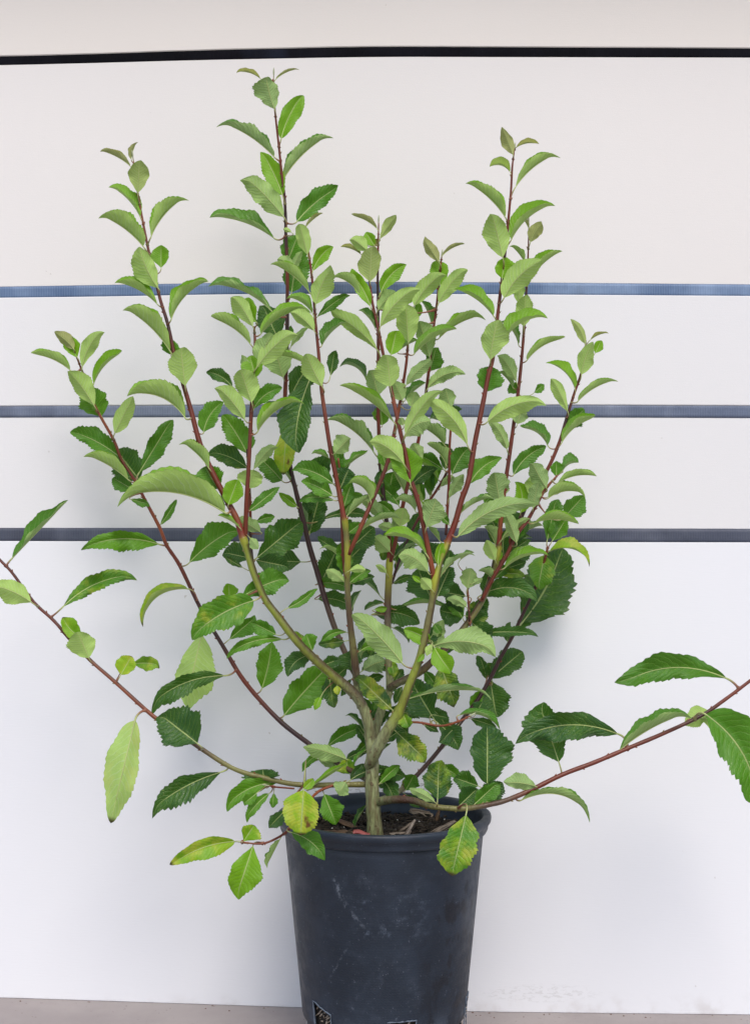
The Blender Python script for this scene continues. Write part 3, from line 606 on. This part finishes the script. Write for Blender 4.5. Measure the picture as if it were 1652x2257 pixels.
LEAVES = """
A
900,320,690,212,45,P1,b,.12
905,270,945,150,35,P1,b,.1
950,500,960,270,125,U,b5,0
965,665,755,455,75,F.25,l,.15
1040,805,1280,530,90,P,l,.15
985,870,685,655,110,P,l,.12
1110,1020,1110,860,115,T,l,0
1090,1160,960,870,150,U,l,-.1
1085,1270,790,1115,85,F.6,l,.15
1180,1370,1435,1105,90,F.7,l,.2
1170,1590,845,1290,110,P,l,.12
1175,1615,1190,1515,120,T,m,0
E
610,570,445,430,90,U,b,.1
640,640,560,440,115,T,l,-.1
680,720,850,408,110,U,l,.15
580,745,250,612,75,P,l,.15
775,860,1030,595,85,F.3,l,.2
780,1040,560,742,150,U,l,.05
840,1125,700,880,210,T,m,0
950,1265,1100,960,130,U,l,0
1530,1140,1050,950,150,P,l,.3
985,1460,580,1250,150,T,m,.1
1145,1600,1430,1135,150,T,m,0
1150,1650,950,1390,250,T,d,0
1060,1650,700,1445,100,P,l,.1
1530,880,1490,545,210,U,l,0
I
300,1120,5,840,120,P,l,.1
B
500,320,300,265,40,F.3,b,.2
625,325,820,240,22,P,b,.15
615,570,545,300,175,U,m,-.05
670,815,855,440,140,T,l,.1
610,965,150,675,95,P,m,.12
700,1130,1080,780,95,P,m,.12
680,1280,510,920,150,T,l,.05
690,1460,360,1120,175,U,m,.05
800,1500,1160,1208,160,T,m,.1
615,1640,80,1460,110,F.35,m,.15
870,1550,1015,1430,30,P,b,.1
755,1590,685,1565,35,U,l,.1
H
590,300,310,160,60,P,b,.15
612,410,795,155,100,U,b5,.05
480,520,315,390,130,U,l,.05
560,470,470,330,110,T,l,0
420,560,210,485,50,F.3,b,.15
500,465,620,400,50,T,b,0
515,840,530,470,210,U,b3,0
520,1100,290,720,130,T,l,.1
400,970,140,790,100,P,l,.2
630,950,890,660,150,T,l,.2
620,1310,1010,890,180,U,l,.15
600,1130,790,945,150,U,m,.1
590,1550,75,1150,150,U,l,.12
570,1330,395,1130,90,F.3,m,.15
730,1600,790,1335,180,T,l,0
910,1475,880,1060,220,U,l,0
970,1090,1290,740,170,U,l,.12
1225,1060,1510,700,150,U,l,.1
1240,880,1220,620,180,T,l,0
1230,650,1060,390,110,U,b,0
1265,570,1495,455,40,P,b,.15
1150,1290,1040,1040,90,F.3,m,.1
980,1230,1030,1060,90,T,l,0
840,1090,960,960,90,T,l,0
1130,1620,1020,1235,190,U,m,0
970,1590,1410,1330,110,F.5,l,.15
1225,1430,1690,1190,100,P,l,.15
810,1560,1010,1450,80,F.4,m,.1
20,1500,265,1260,120,F.3,m,.15
J
1130,320,1200,60,170,T,m,0
G
1315,150,1230,-180,140,U,l,0
1370,320,1570,60,130,T,l,.15
1400,660,1575,270,190,U,l,.1
1335,540,930,235,110,P,l,.12
1150,540,1220,60,250,T,m,0
1120,200,1220,-60,200,T,m,0
1180,300,1010,185,120,U,m,.1
1160,300,1250,110,80,U,m,0
1410,800,1745,546,100,T,m,.05
1385,940,1150,730,150,U,l,.1
1370,760,1105,590,100,F.5,l,.2
835,970,1335,710,120,F.6,l,.2
750,890,545,570,160,U,l,.05
790,850,710,590,160,T,l,-.2
725,1075,300,800,120,P,l,.15
1000,1000,850,660,260,T,d,0
960,750,290,460,110,F.6,m,.2
780,1290,960,950,180,U,m,0
790,1320,1190,930,200,U,l,.1
1065,1420,960,1060,260,U,m,0
1340,1310,960,1190,70,P,l,.15
1465,1510,1300,1160,200,U,l,-.05
1550,1410,1600,1130,110,T,d,0
1140,1110,1310,890,60,U,m,.1
1130,1060,1140,880,60,T,m,0
690,1390,650,1180,90,U,m,0
I
1140,405,1340,60,230,T,d,.1
1340,200,1190,950,300,T,d,.1
780,180,720,-50,190,T,l,0
740,440,620,90,230,U,l,0
670,620,380,270,180,U,l,.08
540,280,270,120,120,T,d,.2
760,510,1065,290,150,T,m,.25
970,520,900,430,100,T,d,0
805,735,1255,410,120,F.7,l,.2
245,745,450,430,190,T,m,.2
690,960,440,560,230,T,m,.05
760,1130,990,870,110,U,m,.1
700,1120,290,950,190,T,d2,.15
1050,1245,780,980,170,T,m,.05
1100,690,1065,1170,200,T,l8,0
390,1330,250,1090,260,T,m,0
715,1330,740,1130,240,U,l,0
500,1490,600,1225,190,T,l2,0
720,1555,1030,1305,110,T,m,0
1580,1280,1160,1110,170,T,m,.15
1520,1230,1350,1030,250,T,d,0
1590,1450,1230,1440,90,T,m,.15
1570,1400,1250,1250,150,T,m,.1
1530,1010,1360,960,60,F.5,m,.1
D
495,1130,262,1098,55,P,l,.22
445,1395,408,1556,78,U,l,0,.035
1150,1372,1240,1200,105,T,d,-.1
1073,1728,1073,1597,82,T,d,0
J
150,1170,310,1000,170,U,m,0
470,400,215,250,90,F.4,d,.3
600,570,520,295,200,U,m,0
725,480,690,140,240,U,l,0
770,860,200,460,120,F.75,l,.1
850,620,760,420,160,U,m,0
885,470,1160,200,120,U,m,.1
880,620,1100,440,90,F.4,m,.1
1110,500,1490,330,130,U,m,.25
940,690,980,530,140,U,m,0
880,970,1240,490,140,U,l,.1
880,1000,1150,840,190,U,m,.3
1520,1090,1100,620,190,U,l,.2
1345,720,1290,490,150,U,m,0
1350,790,1330,660,190,T,d,0
1270,850,1130,810,130,F.3,d,.1
1280,1080,1050,900,130,P,m,.1
1300,1290,1090,1080,110,P,m,.2
1150,1570,1130,1140,150,T,m,0
560,1170,80,800,130,P,m,.15
865,1285,510,1030,200,U,l,.18
930,1480,860,1100,290,T,l,0
690,1320,620,1120,140,T,m,0
870,1570,720,1300,110,P,m,0
590,1560,630,1340,90,T,d,0
700,1650,750,1350,220,T,m,0
215,1385,510,1160,70,F.4,m,.15
200,1550,300,1320,220,T,d,0
1360,1390,1530,1110,200,T,m,.1
1050,1240,960,1060,130,U,m,0
640,880,620,670,150,T,m,0
860,880,830,800,70,U,m,0
M
520,210,300,20,130,F.8,l,.3
1330,190,1480,-60,110,U,m,.1
C
775,375,700,185,75,U,b,0
800,325,955,305,38,F.2,b,.2
755,495,615,460,65,F.2,b5,.35
790,605,1085,370,70,P,l,.15
720,805,450,565,80,P,l,.12
765,960,1065,715,100,F.45,l,.2
705,1085,630,770,160,U,l,0
850,1110,755,1000,40,P,l,.1
895,980,980,840,85,U,b,.1
885,890,810,780,25,P,b,.1
895,1240,1115,1040,75,F.6,l,.15
700,1230,720,1080,130,T,l,0
715,1360,975,1100,150,U,l,.15
640,1485,370,1300,85,F.3,l,.15
850,1560,860,1335,115,U,l,0
810,1390,830,1240,70,U,l,0
K
440,430,890,170,150,F.3,l,.25
310,620,390,200,250,U,l,.05
270,945,330,680,250,T,m,0
600,460,420,215,80,F.5,m,.2
580,850,400,560,140,U,m,.1
690,620,1095,400,75,P,l,.2
1250,770,1370,430,150,U,l,.1
1390,550,1455,410,90,T,l,0
1285,450,1135,190,85,U,b6,.15
1345,410,1530,340,35,F.5,b,.15
1180,905,880,645,95,F.15,l,.25
1215,1045,1620,825,70,P,l,.15
1110,1160,935,795,120,U,l,.05
1100,1320,1290,1130,170,T,m,.1
1050,1470,1410,1215,110,F.6,l,.2
280,1260,880,1040,190,U,l,.2
760,960,865,870,80,T,m,0
590,1280,640,1100,160,U,m,0
480,1540,290,1230,110,U,m,.15
600,960,510,860,130,T,m,0
540,900,400,740,70,P,m,.1
900,1500,600,1325,110,F.3,m,.3
L
550,360,900,60,150,T,m,.2
100,450,430,180,170,T,m,.2
990,375,990,215,130,T,m,0
1060,310,1225,240,110,F.25,m,.3
1010,445,1410,380,75,P,l,.2
890,500,740,220,170,U,m,-.05
745,610,830,330,180,U,l,0
910,600,1285,560,110,P,l,.25
900,590,1120,450,80,T,m,0
1080,790,1280,570,200,T,m,0
895,1040,990,590,170,T,m,0
950,1040,1100,800,170,T,m,0
760,860,1220,880,100,F.8,l,.2
-20,990,820,650,190,U,m,.22
405,635,350,320,230,U,m,0
250,660,330,560,110,T,m,0
390,870,400,780,140,T,m,0
0,760,350,590,60,P,m,.15
580,1060,450,740,120,U,m,.05
420,1040,720,800,80,U,m,.15
600,870,540,730,130,T,d,0
360,1080,240,890,110,P,m,.1
360,1240,270,1030,120,U,l,0
390,1250,430,1160,50,T,l,0
450,1230,740,1120,220,T,d,0
470,1330,680,1260,100,T,d,0
460,1320,910,1180,110,F.3,l,.2
530,1200,800,1130,60,P,m,.1
870,1190,800,1530,250,T,m3,0
920,1150,1340,1260,110,F.1,l7,.35
220,1600,800,1640,190,T,d,.3
420,1400,670,1410,100,T,d5,.2
340,1450,190,1350,80,P,m,.2
70,1530,110,1320,150,U,m,0
130,1480,230,1430,60,U,m,0
0,1240,145,1160,50,P,m,.1
M
240,275,430,130,80,T,m,.1
640,400,420,170,130,U,m,.1
980,320,770,210,90,P,m,.3
790,520,780,300,110,U,m,0
820,480,870,280,160,U,l,0
1330,460,1180,330,80,T,m,.1
1095,490,1200,190,230,U,m,0
1150,290,1060,220,90,T,l,0
1235,630,1110,490,60,P,m,0
430,520,840,390,75,P,m,.2
290,550,430,440,130,T,m,0
780,540,600,470,90,U,m,.15
20,410,560,390,90,T,d,.2
300,720,560,480,230,T,d,0
1090,760,655,590,115,F.35,l,.3
720,740,560,580,160,U,m,0
780,740,570,700,90,T,m,0
660,700,640,830,80,T,m3,0
1115,958,820,750,200,U,m,.22
1215,880,1260,640,90,T,l,.1
1240,1000,1590,750,60,P,m,.2
235,860,0,690,50,P,m,.25
300,940,470,930,75,U,l,.15
685,965,570,880,60,U,l,.2
120,1000,470,650,250,T,d,0
20,1040,200,660,220,T,d,0
250,1055,60,920,110,U,m,.1
-40,1080,310,1130,120,T,m,.2
-20,1230,345,1325,150,T,d,.2
620,1200,330,980,70,F.4,d,.1
660,1270,460,1350,60,F.3,d,.1
750,1070,960,990,70,T,d,.1
1150,1240,1000,900,270,T,d,0
1210,1200,1350,880,220,T,d,0
1200,860,1100,650,230,T,d,0
1300,900,1340,720,150,T,d,0
1150,1130,1040,1010,110,U,l,0
1040,1060,950,990,50,T,l,0
820,1330,1360,1360,70,F.6,m,.25
560,1380,1030,1470,190,T,d,.2
560,1340,690,1320,60,T,l,0
843,1889,325,1365,235,U,m,.06
1520,1115,1560,905,160,U,m,0
1505,1310,1305,1220,90,U,m,.2
1480,1400,1230,1350,250,T,d,0
1500,1200,1230,1150,180,T,d,0
T
1090,240,1300,80,220,T,d3,0
1150,230,1350,420,200,T,d,0
720,430,450,300,150,T,l,.1
765,490,940,745,195,T,l,-.05
770,470,1400,530,240,U,m,.2
760,250,830,350,80,T,m3,0
740,460,680,570,70,U,l,0
660,560,585,640,50,T,l,0
500,1020,1355,960,60,P,m,.12
830,680,980,1085,250,T,d4,0
760,1230,520,830,330,T,d,0
1340,820,1405,1210,330,T,d,0
1360,820,1330,640,140,T,d,0
1210,1150,1260,1050,140,T,d,0
1020,1190,1440,1335,80,F.4,m,.3
800,1270,1020,1530,200,T,d,.1
660,1290,810,1360,60,T,d,0
280,1120,620,1200,120,T,d3,0
440,1170,500,1320,130,T,m4,0
370,1360,690,1660,240,T,d5,0
270,1200,500,1380,150,T,d,0
780,1190,920,1220,60,T,d,0
V
20,80,355,85,60,T,d,.05
60,360,260,190,140,T,d,0
1510,360,825,415,150,T,m,.25
845,700,215,740,160,T,d,.22
480,870,360,505,210,T,d,0
850,800,1280,570,90,F.6,m,.1
1380,580,1690,1070,250,T,m,.2,-.02
1340,600,1680,740,190,U,l2,.15,.03
1400,560,1250,640,110,U,l,0,.03
340,1020,140,1000,90,U,m,.1
0,1110,135,990,130,T,d,0
250,1105,675,1200,50,P,m,.35
N
95,650,600,290,270,T,m,.1
720,600,440,540,200,T,d3,0
650,700,450,580,60,T,d3,0
790,600,1260,210,290,T,d,0
780,620,1130,690,220,T,d,0
1250,640,830,620,240,T,d,0
1100,280,880,430,200,T,m,0
780,230,980,170,90,T,m,.1
830,330,590,180,130,U,m,0
610,280,390,160,60,F.4,l,.1
720,390,810,500,90,U,m,0
760,1040,125,1410,310,T,m3,.12,-.02
640,1000,1120,800,230,T,m,.08
510,1010,500,860,140,T,l,0
510,1440,790,1200,150,T,m,0
990,1390,740,1260,150,T,m,0
1060,1440,480,1610,100,T,m,.2
1115,1115,1410,900,80,T,m,-.1
1335,350,1450,-80,270,T,d,0
S
225,708,330,220,240,T,m,-.05
750,360,490,570,170,T,d,.3
745,320,680,140,150,T,m,0
1110,130,840,240,80,T,m,.3
455,985,960,430,300,T,m,.03
850,470,1040,400,120,T,d,0
920,570,960,900,150,T,d3,0
1110,480,930,640,150,T,d,0
1150,300,1140,520,240,T,d,0
1240,320,1500,300,110,T,m4,.3
1270,520,1500,420,180,U,d,.1
1560,920,1190,570,175,T,d5,0
1550,380,1590,600,100,T,m5,0
1000,680,1015,770,70,T,l9,0
830,800,770,930,70,T,l,0
900,1310,1290,1110,130,T,m,.15
1150,1440,1450,1165,110,T,m3,.05
1100,1440,650,1300,160,U,m,.05
810,1440,990,1520,80,U,m,0
900,1370,640,1560,70,T,m,.25
1130,1590,1090,1430,180,T,m6,0
O
100,650,565,165,100,F.35,m,0
520,1050,1120,785,130,T,m3,.18
260,1010,-60,870,180,U,l,.1
735,1470,640,1250,200,U,l,0
680,1300,520,1130,130,T,l4,-.2
1000,1610,1090,1450,150,T,l8,0
1100,1520,1320,1530,110,T,m4,.1
1310,530,670,570,150,T,m,.18
1325,370,1460,155,55,T,m,-.05
1550,900,1170,1190,80,F.5,l7,.38
1100,80,930,-20,130,T,m,0
1080,160,1240,200,60,T,m,0
Q
455,500,255,1340,240,U,l4,0
1195,130,570,380,150,T,d,.18,-.03
970,690,650,440,340,T,d,0,-.045
1170,925,580,1245,190,T,d,.1
1520,1000,1510,900,270,T,d,0
1640,1010,1200,1215,130,T,m,.2
1460,1100,1350,1190,90,T,m,0
1560,1105,1365,1320,80,T,m,.1
1600,1100,1590,1220,60,T,m,0
1280,1500,750,1700,150,T,l6,.15
1350,1500,1440,1360,150,T,l4,0
1430,1530,1290,1960,240,T,l,0
1652,1480,1535,1715,50,P,m,0
W
170,350,60,465,90,T,d,0
300,210,280,505,235,T,l8,0
440,235,520,435,140,T,m,0
215,500,445,680,130,T,m,.2
330,200,605,25,40,F.5,l,0
300,200,370,130,60,T,l4,0
590,150,540,240,110,U,m,0
1415,380,1320,785,235,T,m5,0
620,140,900,70,70,T,d,.2
820,110,1000,120,90,T,d,.2
1220,270,1230,-10,178,T,d3,0
1500,180,1330,120,120,T,d,0
1370,315,1500,190,150,T,d,0
1480,300,1640,150,110,T,m,0
1000,210,1060,100,100,T,m,0
1200,290,1020,200,60,U,m,.1
"""
# ------------------------------------------------------------------ the shrub: leaves
YMAX = YW - .012
def soft_y(y):
    lim = YMAX-.03
    return y if y < lim else lim + .03*(1-math.exp(-(y-lim)/.03))
PE = [.72]
def prof(s, sh):
    # obovate to elliptic outline with a wedge base and a short point
    g = s**sh
    a = math.sin(math.pi*min(1, max(0, g)))
    return max(0.0, a)**PE[0]*(1 - .12*s)
AGE = {'b': 0.0, 'l': .0, 'm': .5, 'd': 1.0}
STAT = []
def build_leaf(reg, bx, by, tx, ty, w, typ, tone, bend, seed, yo=0.0):
    rr = random.Random(seed)
    sc = REG[reg][2]/1.13438
    B = d_of(reg, bx, by); T = d_of(reg, tx, ty); w = w*sc*1.12
    BF = 1.1
    if typ[0] in 'FP': w *= .86
    dx, dy = T[0]-B[0], T[1]-B[1]; L = math.hypot(dx, dy); tx_, ty_ = dx/L, dy/L
    px, py = (ty_, -tx_)
    if py > 0: px, py = -px, -py
    C = ((B[0]+T[0])/2+px*bend*BF*L, (B[1]+T[1])/2+py*bend*BF*L)
    t0 = tone[0]; yel = (int(tone[1])/9.0) if len(tone) > 1 else 0.0
    age = AGE[t0]; bronze = (1.0 if t0 == 'b' else 0.0)
    if t0 == 'b' and yel: bronze = .5; yel = 0
    if t0 != 'b': age = min(1, max(0, age+rr.uniform(-.12, .16)))
    folded = typ[0] in 'FP'
    kf = 1.0 if typ[0] == 'P' else (float(typ[1:]) if typ[0] == 'F' else 0)
    # attachment on the nearest stem
    dd = np.hypot(SPA[:,0]-(B[0]-tx_*6), SPA[:,1]-(B[1]-ty_*6)); k = int(np.argmin(dd)); near = SP[k]; dist = float(np.hypot(near[0]-B[0], near[1]-B[1]))
    key, idx = near[3], near[4]
    want = min(26, .16*L+4)
    if dist < want*.6 and near[1] > 0:       # slide the leaf scar down the stem so that the stalk has some length
        c = CURVES[key]; j = idx
        while j > 0 and math.hypot(c[j][0]-B[0], c[j][1]-B[1]) < want*.7: j -= 1
        if math.hypot(c[j][0]-B[0], c[j][1]-B[1]) < 40: idx = j
    c = CURVES[key][idx]; A = (c[0], c[1]); YA = c[3]
    lost = dist > 60
    # depth
    up = dy < 0
    Lm = L*YA/F
    off = {'l': -.004, 'b': 0.0, 'm': .006, 'd': .024}[t0]
    if typ[0] == 'U': off = min(off-.008, -.007) if t0 != 'd' else off; zt = -.22*Lm
    elif folded: zt = rr.uniform(-.12, .12)*Lm
    else: zt = (.22 if up else -.30)*Lm
    if lost: off += .01
    if typ[0] == 'U' and t0 == 'd': off += .02
    # leaves painted over the pot or in front of the stems come forward
    YB = YA+off+rr.uniform(-.004, .004)
    if reg in 'W' and by > 330 or (reg == 'W' and by == 210 and bx == 300): YB = min(YB, YP-.150)
    if (reg, bx) == ('W', 300) : YB = YP-.165
    if (reg, bx) == ('Q', 1430) or (reg, bx) == ('Q', 1280) or (reg, bx) == ('Q', 1350): YB = 1.752
    YB += yo
    NT_ = 15 if L > 45 else (11 if L > 25 else 7)
    per = 4; NS = NT_*per; NJ = 4 if L > 30 else 3
    amp = {'l': .10, 'b': .06, 'm': .155, 'd': .165}[t0]*rr.uniform(.6, 1.25)
    sh = rr.uniform(.86, 1.35); PE[0] = rr.uniform(.58, .84)
    maxp = max(prof(i/50, sh) for i in range(51))
    q = rr.uniform(.40, .60) if not folded else 0
    if folded: ap, am = w, w*kf*(.93 if typ[0] == 'P' else 1); hw = w*1.22
    else: ap, am = w*q, -w*(1-q); hw = max(abs(ap), abs(am))*rr.uniform(1.05, 1.22)
    if w < .14*L and not folded: hw = max(hw, .16*L)
    sgn_d = {'T': -1, 'U': 1}.get(typ[0], 0)
    dp = math.sqrt(max(0, hw*hw-ap*ap)); dm = math.sqrt(max(0, hw*hw-am*am))
    cap_ = .55*hw
    if folded: dp, dm = min(dp, .8*hw), -min(dm, .8*hw)
    else: dp, dm = sgn_d*min(dp, cap_), sgn_d*min(dm, cap_)
    wl = [rr.uniform(0, 6.28) for _ in range(6)]; wav = rr.uniform(.025, .07)*L*(1.2 if t0 in 'md' else .7); tw = rr.uniform(-.28, .28)*(1.25 if t0 in 'md' else .7); hooks = rr.choice((0, 1, 1))*rr.uniform(.03, .09)*L*rr.choice((1, 1, -1))
    curl = rr.uniform(.02, .14)*L; hook = rr.uniform(.0, .05)*L
    verts, uvs = [], []
    tj = [[rr.uniform(.35, 1.6) for _ in range(NT_+2)] for _ in (0, 1)]
    tl = [[rr.uniform(-.22, .22) for _ in range(NT_+2)] for _ in (0, 1)]
    for i in range(NS+1):
        s = i/NS
        u = (1-s)**2*B[0]+2*s*(1-s)*C[0]+s*s*T[0]; v = (1-s)**2*B[1]+2*s*(1-s)*C[1]+s*s*T[1]
        du = 2*(1-s)*(C[0]-B[0])+2*s*(T[0]-C[0]); dv = 2*(1-s)*(C[1]-B[1])+2*s*(T[1]-C[1]); m = math.hypot(du, dv) or 1
        du, dv = du/m, dv/m
        # p direction follows the midrib, on the same side as the overall p
        qx, qy = (dv, -du)
        if qx*px+qy*py < 0: qx, qy = -qx, -qy
        y = YB + (zt*s + (-curl*.9*math.sin(math.pi*s) if not up else curl*.5*math.sin(math.pi*s) - curl*s*s*.9)*YB/F)
        u += 0; v += hook*max(0, (s-.82)/.18)**2; u += (1 if tx_ >= 0 else -1)*0; k9 = max(0, (s-.80)/.20)**2; u += px*-hooks*k9; v += py*-hooks*k9
        pr = prof(s, sh)/maxp
        pr = max(pr, .012)
        for j in range(-NJ, NJ+1):
            a = abs(j)/NJ; sd = 0 if j < 0 else 1
            ax, ay = (ap, dp) if j > 0 else (am, dm)
            e = pr*a
            if not folded: ax = ax*(1+tw*(s-.45)*1.6*(1 if j > 0 else -1))
            lob = 1+.07*math.sin(s*9+wl[sd])+.05*math.sin(s*23+wl[2+sd])*(1.4 if t0 in 'md' else .7)
            e *= lob
            ds = 0
            if abs(j) == NJ and 0 < i < NS:
                x = s*NT_+.37*sd; ti = int(x); f = x-ti
                saw = (f**.8 if f < .75 else (1-f)/.25*.8)
                h = amp*tj[sd][ti]*(saw-.45)*min(1, s*5, (1-s)*6+.15)
                e += h*(.45+.55*pr); ds = amp*.35*hw*saw*min(1, (1-s)*5)
            # blade arches between midrib and margin; rolls back slightly at the margin
            arch = 1-.30*a*a
            wv = wav*math.sin(s*11+wl[4+sd])*a*a*min(1, pr*1.5)+wav*.5*math.sin(s*23+wl[sd])*a*a*pr
            uu = u+qx*ax*e+du*ds; vv = v+qy*ax*e+dv*ds
            if folded: uu += qx*wv*.35; vv += qy*wv*.35
            yy = y+(ay*e*arch+wv*(.7 if not folded else .3))*YB/F
            verts.append(P(uu, vv, soft_y(yy))); uvs.append((s, .5+.5*j/NJ))
    # wedge: keep everything outside the pot's cylinder when low
    faces, mi = [], []
    W = 2*NJ+1
    flip = (tx_*py-ty_*px) < 0
    if typ[0] == 'U': flip = not flip
    for i in range(NS):
        for j in range(W-1):
            a = i*W+j; f = (a, a+1, a+W+1, a+W)
            faces.append(f[::-1] if flip else f); mi.append(0)
    # stalk
    nb = len(verts); Bp = verts[NJ]
    cols = [(age, yel, rr.random(), bronze)]*len(verts); rndv = cols[0][2]
    bark = [(0,0,0,0)]*len(verts)
    if not lost or dist < 75:
        Ap = P(A[0], A[1], YA); seg = []
        dirl = (verts[NJ+W]-verts[NJ]).normalized(); Ld = (Bp-Ap).length
        Cp = Bp-dirl*Ld*.55
        nseg = 9
        for k2 in range(nseg+1):
            f = k2/nseg; seg.append(Ap*(1-f)**2+Cp*2*f*(1-f)+Bp*f*f)
        # run on as the raised midrib under the blade for a third of its length
        r0 = (1.15+.010*L)*YB/F; r1 = (.62+.007*L)*YB/F
        rad = [r0*2.1, r0*1.25]+[r1+(r0-r1)*(1-k2/nseg)*.5 for k2 in range(2, nseg+1)]
        for i2 in range(2, int(NS*.8), 3): seg.append(verts[i2*W+NJ]); rad.append(r1*(.72-.62*i2/NS))
        tv, tf = tube(seg, rad, 6)
        verts += tv; uvs += [(0, .5)]*len(tv); faces += [tuple(x+nb for x in f) for f in tf]; mi += [1]*len(tf)
        cr = np.array((.26, .10, .055)) if rr.random() < .7 else np.array((.28,.24,.10)); ce = np.array((.46, .54, .20))
        for i2 in range(len(seg)):
            f = min(1, max(0, (i2-nseg*.35)/(nseg*.6))); cc = cr*(1-f)+ce*f
            bark += [(cc[0], cc[1], cc[2], 0)]*6
        cols += [cols[0]]*len(tv)
    area = L*w
    return dict(verts=verts, faces=faces, uvs=uvs, mi=mi, cols=cols, bark=bark, key=key, area=area, loc=Bp.copy(), yel=yel)
leaves = []; reg = None
for n, line in enumerate(LEAVES.strip().splitlines()):
    if ',' not in line: reg = line.strip(); continue
    f = line.split(','); bend = float(f[7])
    leaves.append(build_leaf(reg, float(f[0]), float(f[1]), float(f[2]), float(f[3]), float(f[4]), f[5], f[6], bend, 1000+n, float(f[8]) if len(f) > 8 else 0.0))
# smaller leaves filling the inside of the crown
rr = random.Random(21)
cand = [k for k in ('S3','S4','S5','S7b','S11','S14','S12','S4c','S7','S13','S1') for _ in (0,)]
nf = 0
while nf < 62:
    key = rr.choice(cand); q = CURVES[key][rr.randrange(len(CURVES[key]))]
    if not (650 < q[0] < 1180 and 930 < q[1] < 1600): continue
    a = rr.uniform(-2.6, -.5)+(.9 if rr.random() < .2 else 0); L_ = rr.uniform(38, 78); st_ = 10
    bx_, by_ = q[0]+math.cos(a)*st_, q[1]+math.sin(a)*st_
    tn = rr.choice('mmdddd') if q[1] > 1150 else rr.choice('mmmld'); ty_p = rr.choice(['T','T','T','U','F.4','P'])
    if tn == 'd' and ty_p != 'F.4': ty_p = 'T'
    w_ = L_*rr.uniform(.34, .48)*(.6 if ty_p[0] in 'FP' else 1)
    leaves.append(build_leaf('D', bx_, by_, q[0]+math.cos(a)*(L_+st_), q[1]+math.sin(a)*(L_+st_), w_, ty_p, tn, rr.uniform(0, .2), 5000+nf)); nf += 1
FILL2 = [('trunk', .0), ('S1', .0), ('S5', .02), ('S8', .02), ('S4', .02), ('S11', .01), ('S14', .0), ('S17', .0)]
nf = 0
while nf < 44:
    key, yo = rr.choice(FILL2); q = CURVES[key][rr.randrange(len(CURVES[key]))]
    if not (670 < q[0] < 1060 and 1330 < q[1] < 1770): continue
    a = rr.choice((-1, 1))*rr.uniform(.1, 1.1); a = a if rr.random() < .5 else math.pi-a; L_ = rr.uniform(34, 66); st_ = q[2]+9
    bx_, by_ = q[0]+math.cos(a)*st_, q[1]+math.sin(a)*st_
    ty_p = rr.choice(['T','T','T','F.3'])
    leaves.append(build_leaf('D', bx_, by_, q[0]+math.cos(a)*(L_+st_), q[1]+math.sin(a)*(L_+st_), L_*rr.uniform(.3, .5)*(.7 if ty_p[0] == 'F' else 1), ty_p, rr.choice(['d','d','m','d3']), rr.uniform(0, .2), 7000+nf, yo)); nf += 1
order = sorted(range(len(leaves)), key=lambda i: -leaves[i]['area'])
big = set(order[:100])
def add_leaf(lf, name='leaf', parent=None):
    return mesh_obj(name, lf['verts'], lf['faces'], [M_leaf, M_bark], parent, loc=lf['loc'], uvs=lf['uvs'], cols={'tone': lf['cols'], 'bark': lf['bark']}, midx=lf['mi'])
rest = dict(verts=[], faces=[], uvs=[], mi=[], cols=[], bark=[], loc=BASE)
for i, lf in enumerate(leaves):
    if i in big:
        o = add_leaf(lf, 'leaf', BR[lf['key']])
        if lf['yel'] > .6: o['label'] = 'yellowing leaf with a brown tip'
    else:
        nb = len(rest['verts'])
        rest['verts'] += lf['verts']; rest['faces'] += [tuple(x+nb for x in f) for f in lf['faces']]
        for k in ('uvs', 'mi', 'cols', 'bark'): rest[k] += lf[k]
fo = add_leaf(rest, 'foliage', ROOT); fo['kind'] = 'stuff'
# buds and leaf scars on the stems, furled tips of the shoots
vs, fs, cols = [], [], []
def spindle(p, q, r, col):
    global vs, fs, cols
    n = 6; path = [p.lerp(q, i/n) for i in range(n+1)]; rad = [r*max(.08, math.sin(math.pi*(.12+.83*i/n))) for i in range(n+1)]
    a, b = tube(path, rad, 6); k = len(vs); vs += a; fs += [tuple(x+k for x in f) for f in b]; cols += [col+(0,)]*len(a)
rr = random.Random(77)
for key, c in CURVES.items():
    if key in ('trunk',): continue
    acc = 0
    for i in range(2, len(c)-3):
        acc += math.hypot(c[i][0]-c[i-1][0], c[i][1]-c[i-1][1])
        if acc > 52:
            acc = rr.uniform(-8, 8); q = c[i]; r_ = max(1, q[2]); sd = rr.choice((-1, 1))
            tx_, ty_ = c[i+1][0]-q[0], c[i+1][1]-q[1]; m = math.hypot(tx_, ty_) or 1; tx_, ty_ = tx_/m, ty_/m
            nx_, ny_ = -ty_*sd, tx_*sd
            p = P(q[0]+nx_*r_*.7, q[1]+ny_*r_*.7, q[3]-.001); e = P(q[0]+nx_*(r_+2.2)+tx_*6, q[1]+ny_*(r_+2.2)+ty_*6, q[3]-.001)
            spindle(p, e, (.9+.12*r_)*q[3]/F, RED2 if rr.random() < .6 else (.22, .17, .06))
    if c[-1][2] < 1.8:
        q, q0 = c[-1], c[-4]; a = P(q[0], q[1], q[3]); dn = (a-P(q0[0], q0[1], q0[3])).normalized()
        spindle(a-dn*.002, a+dn*.010, .0013, (.42, .46, .28))
mesh_obj('buds', vs, fs, M_bark, ROOT, loc=BASE, cols={'bark': cols})['kind'] = 'stuff'
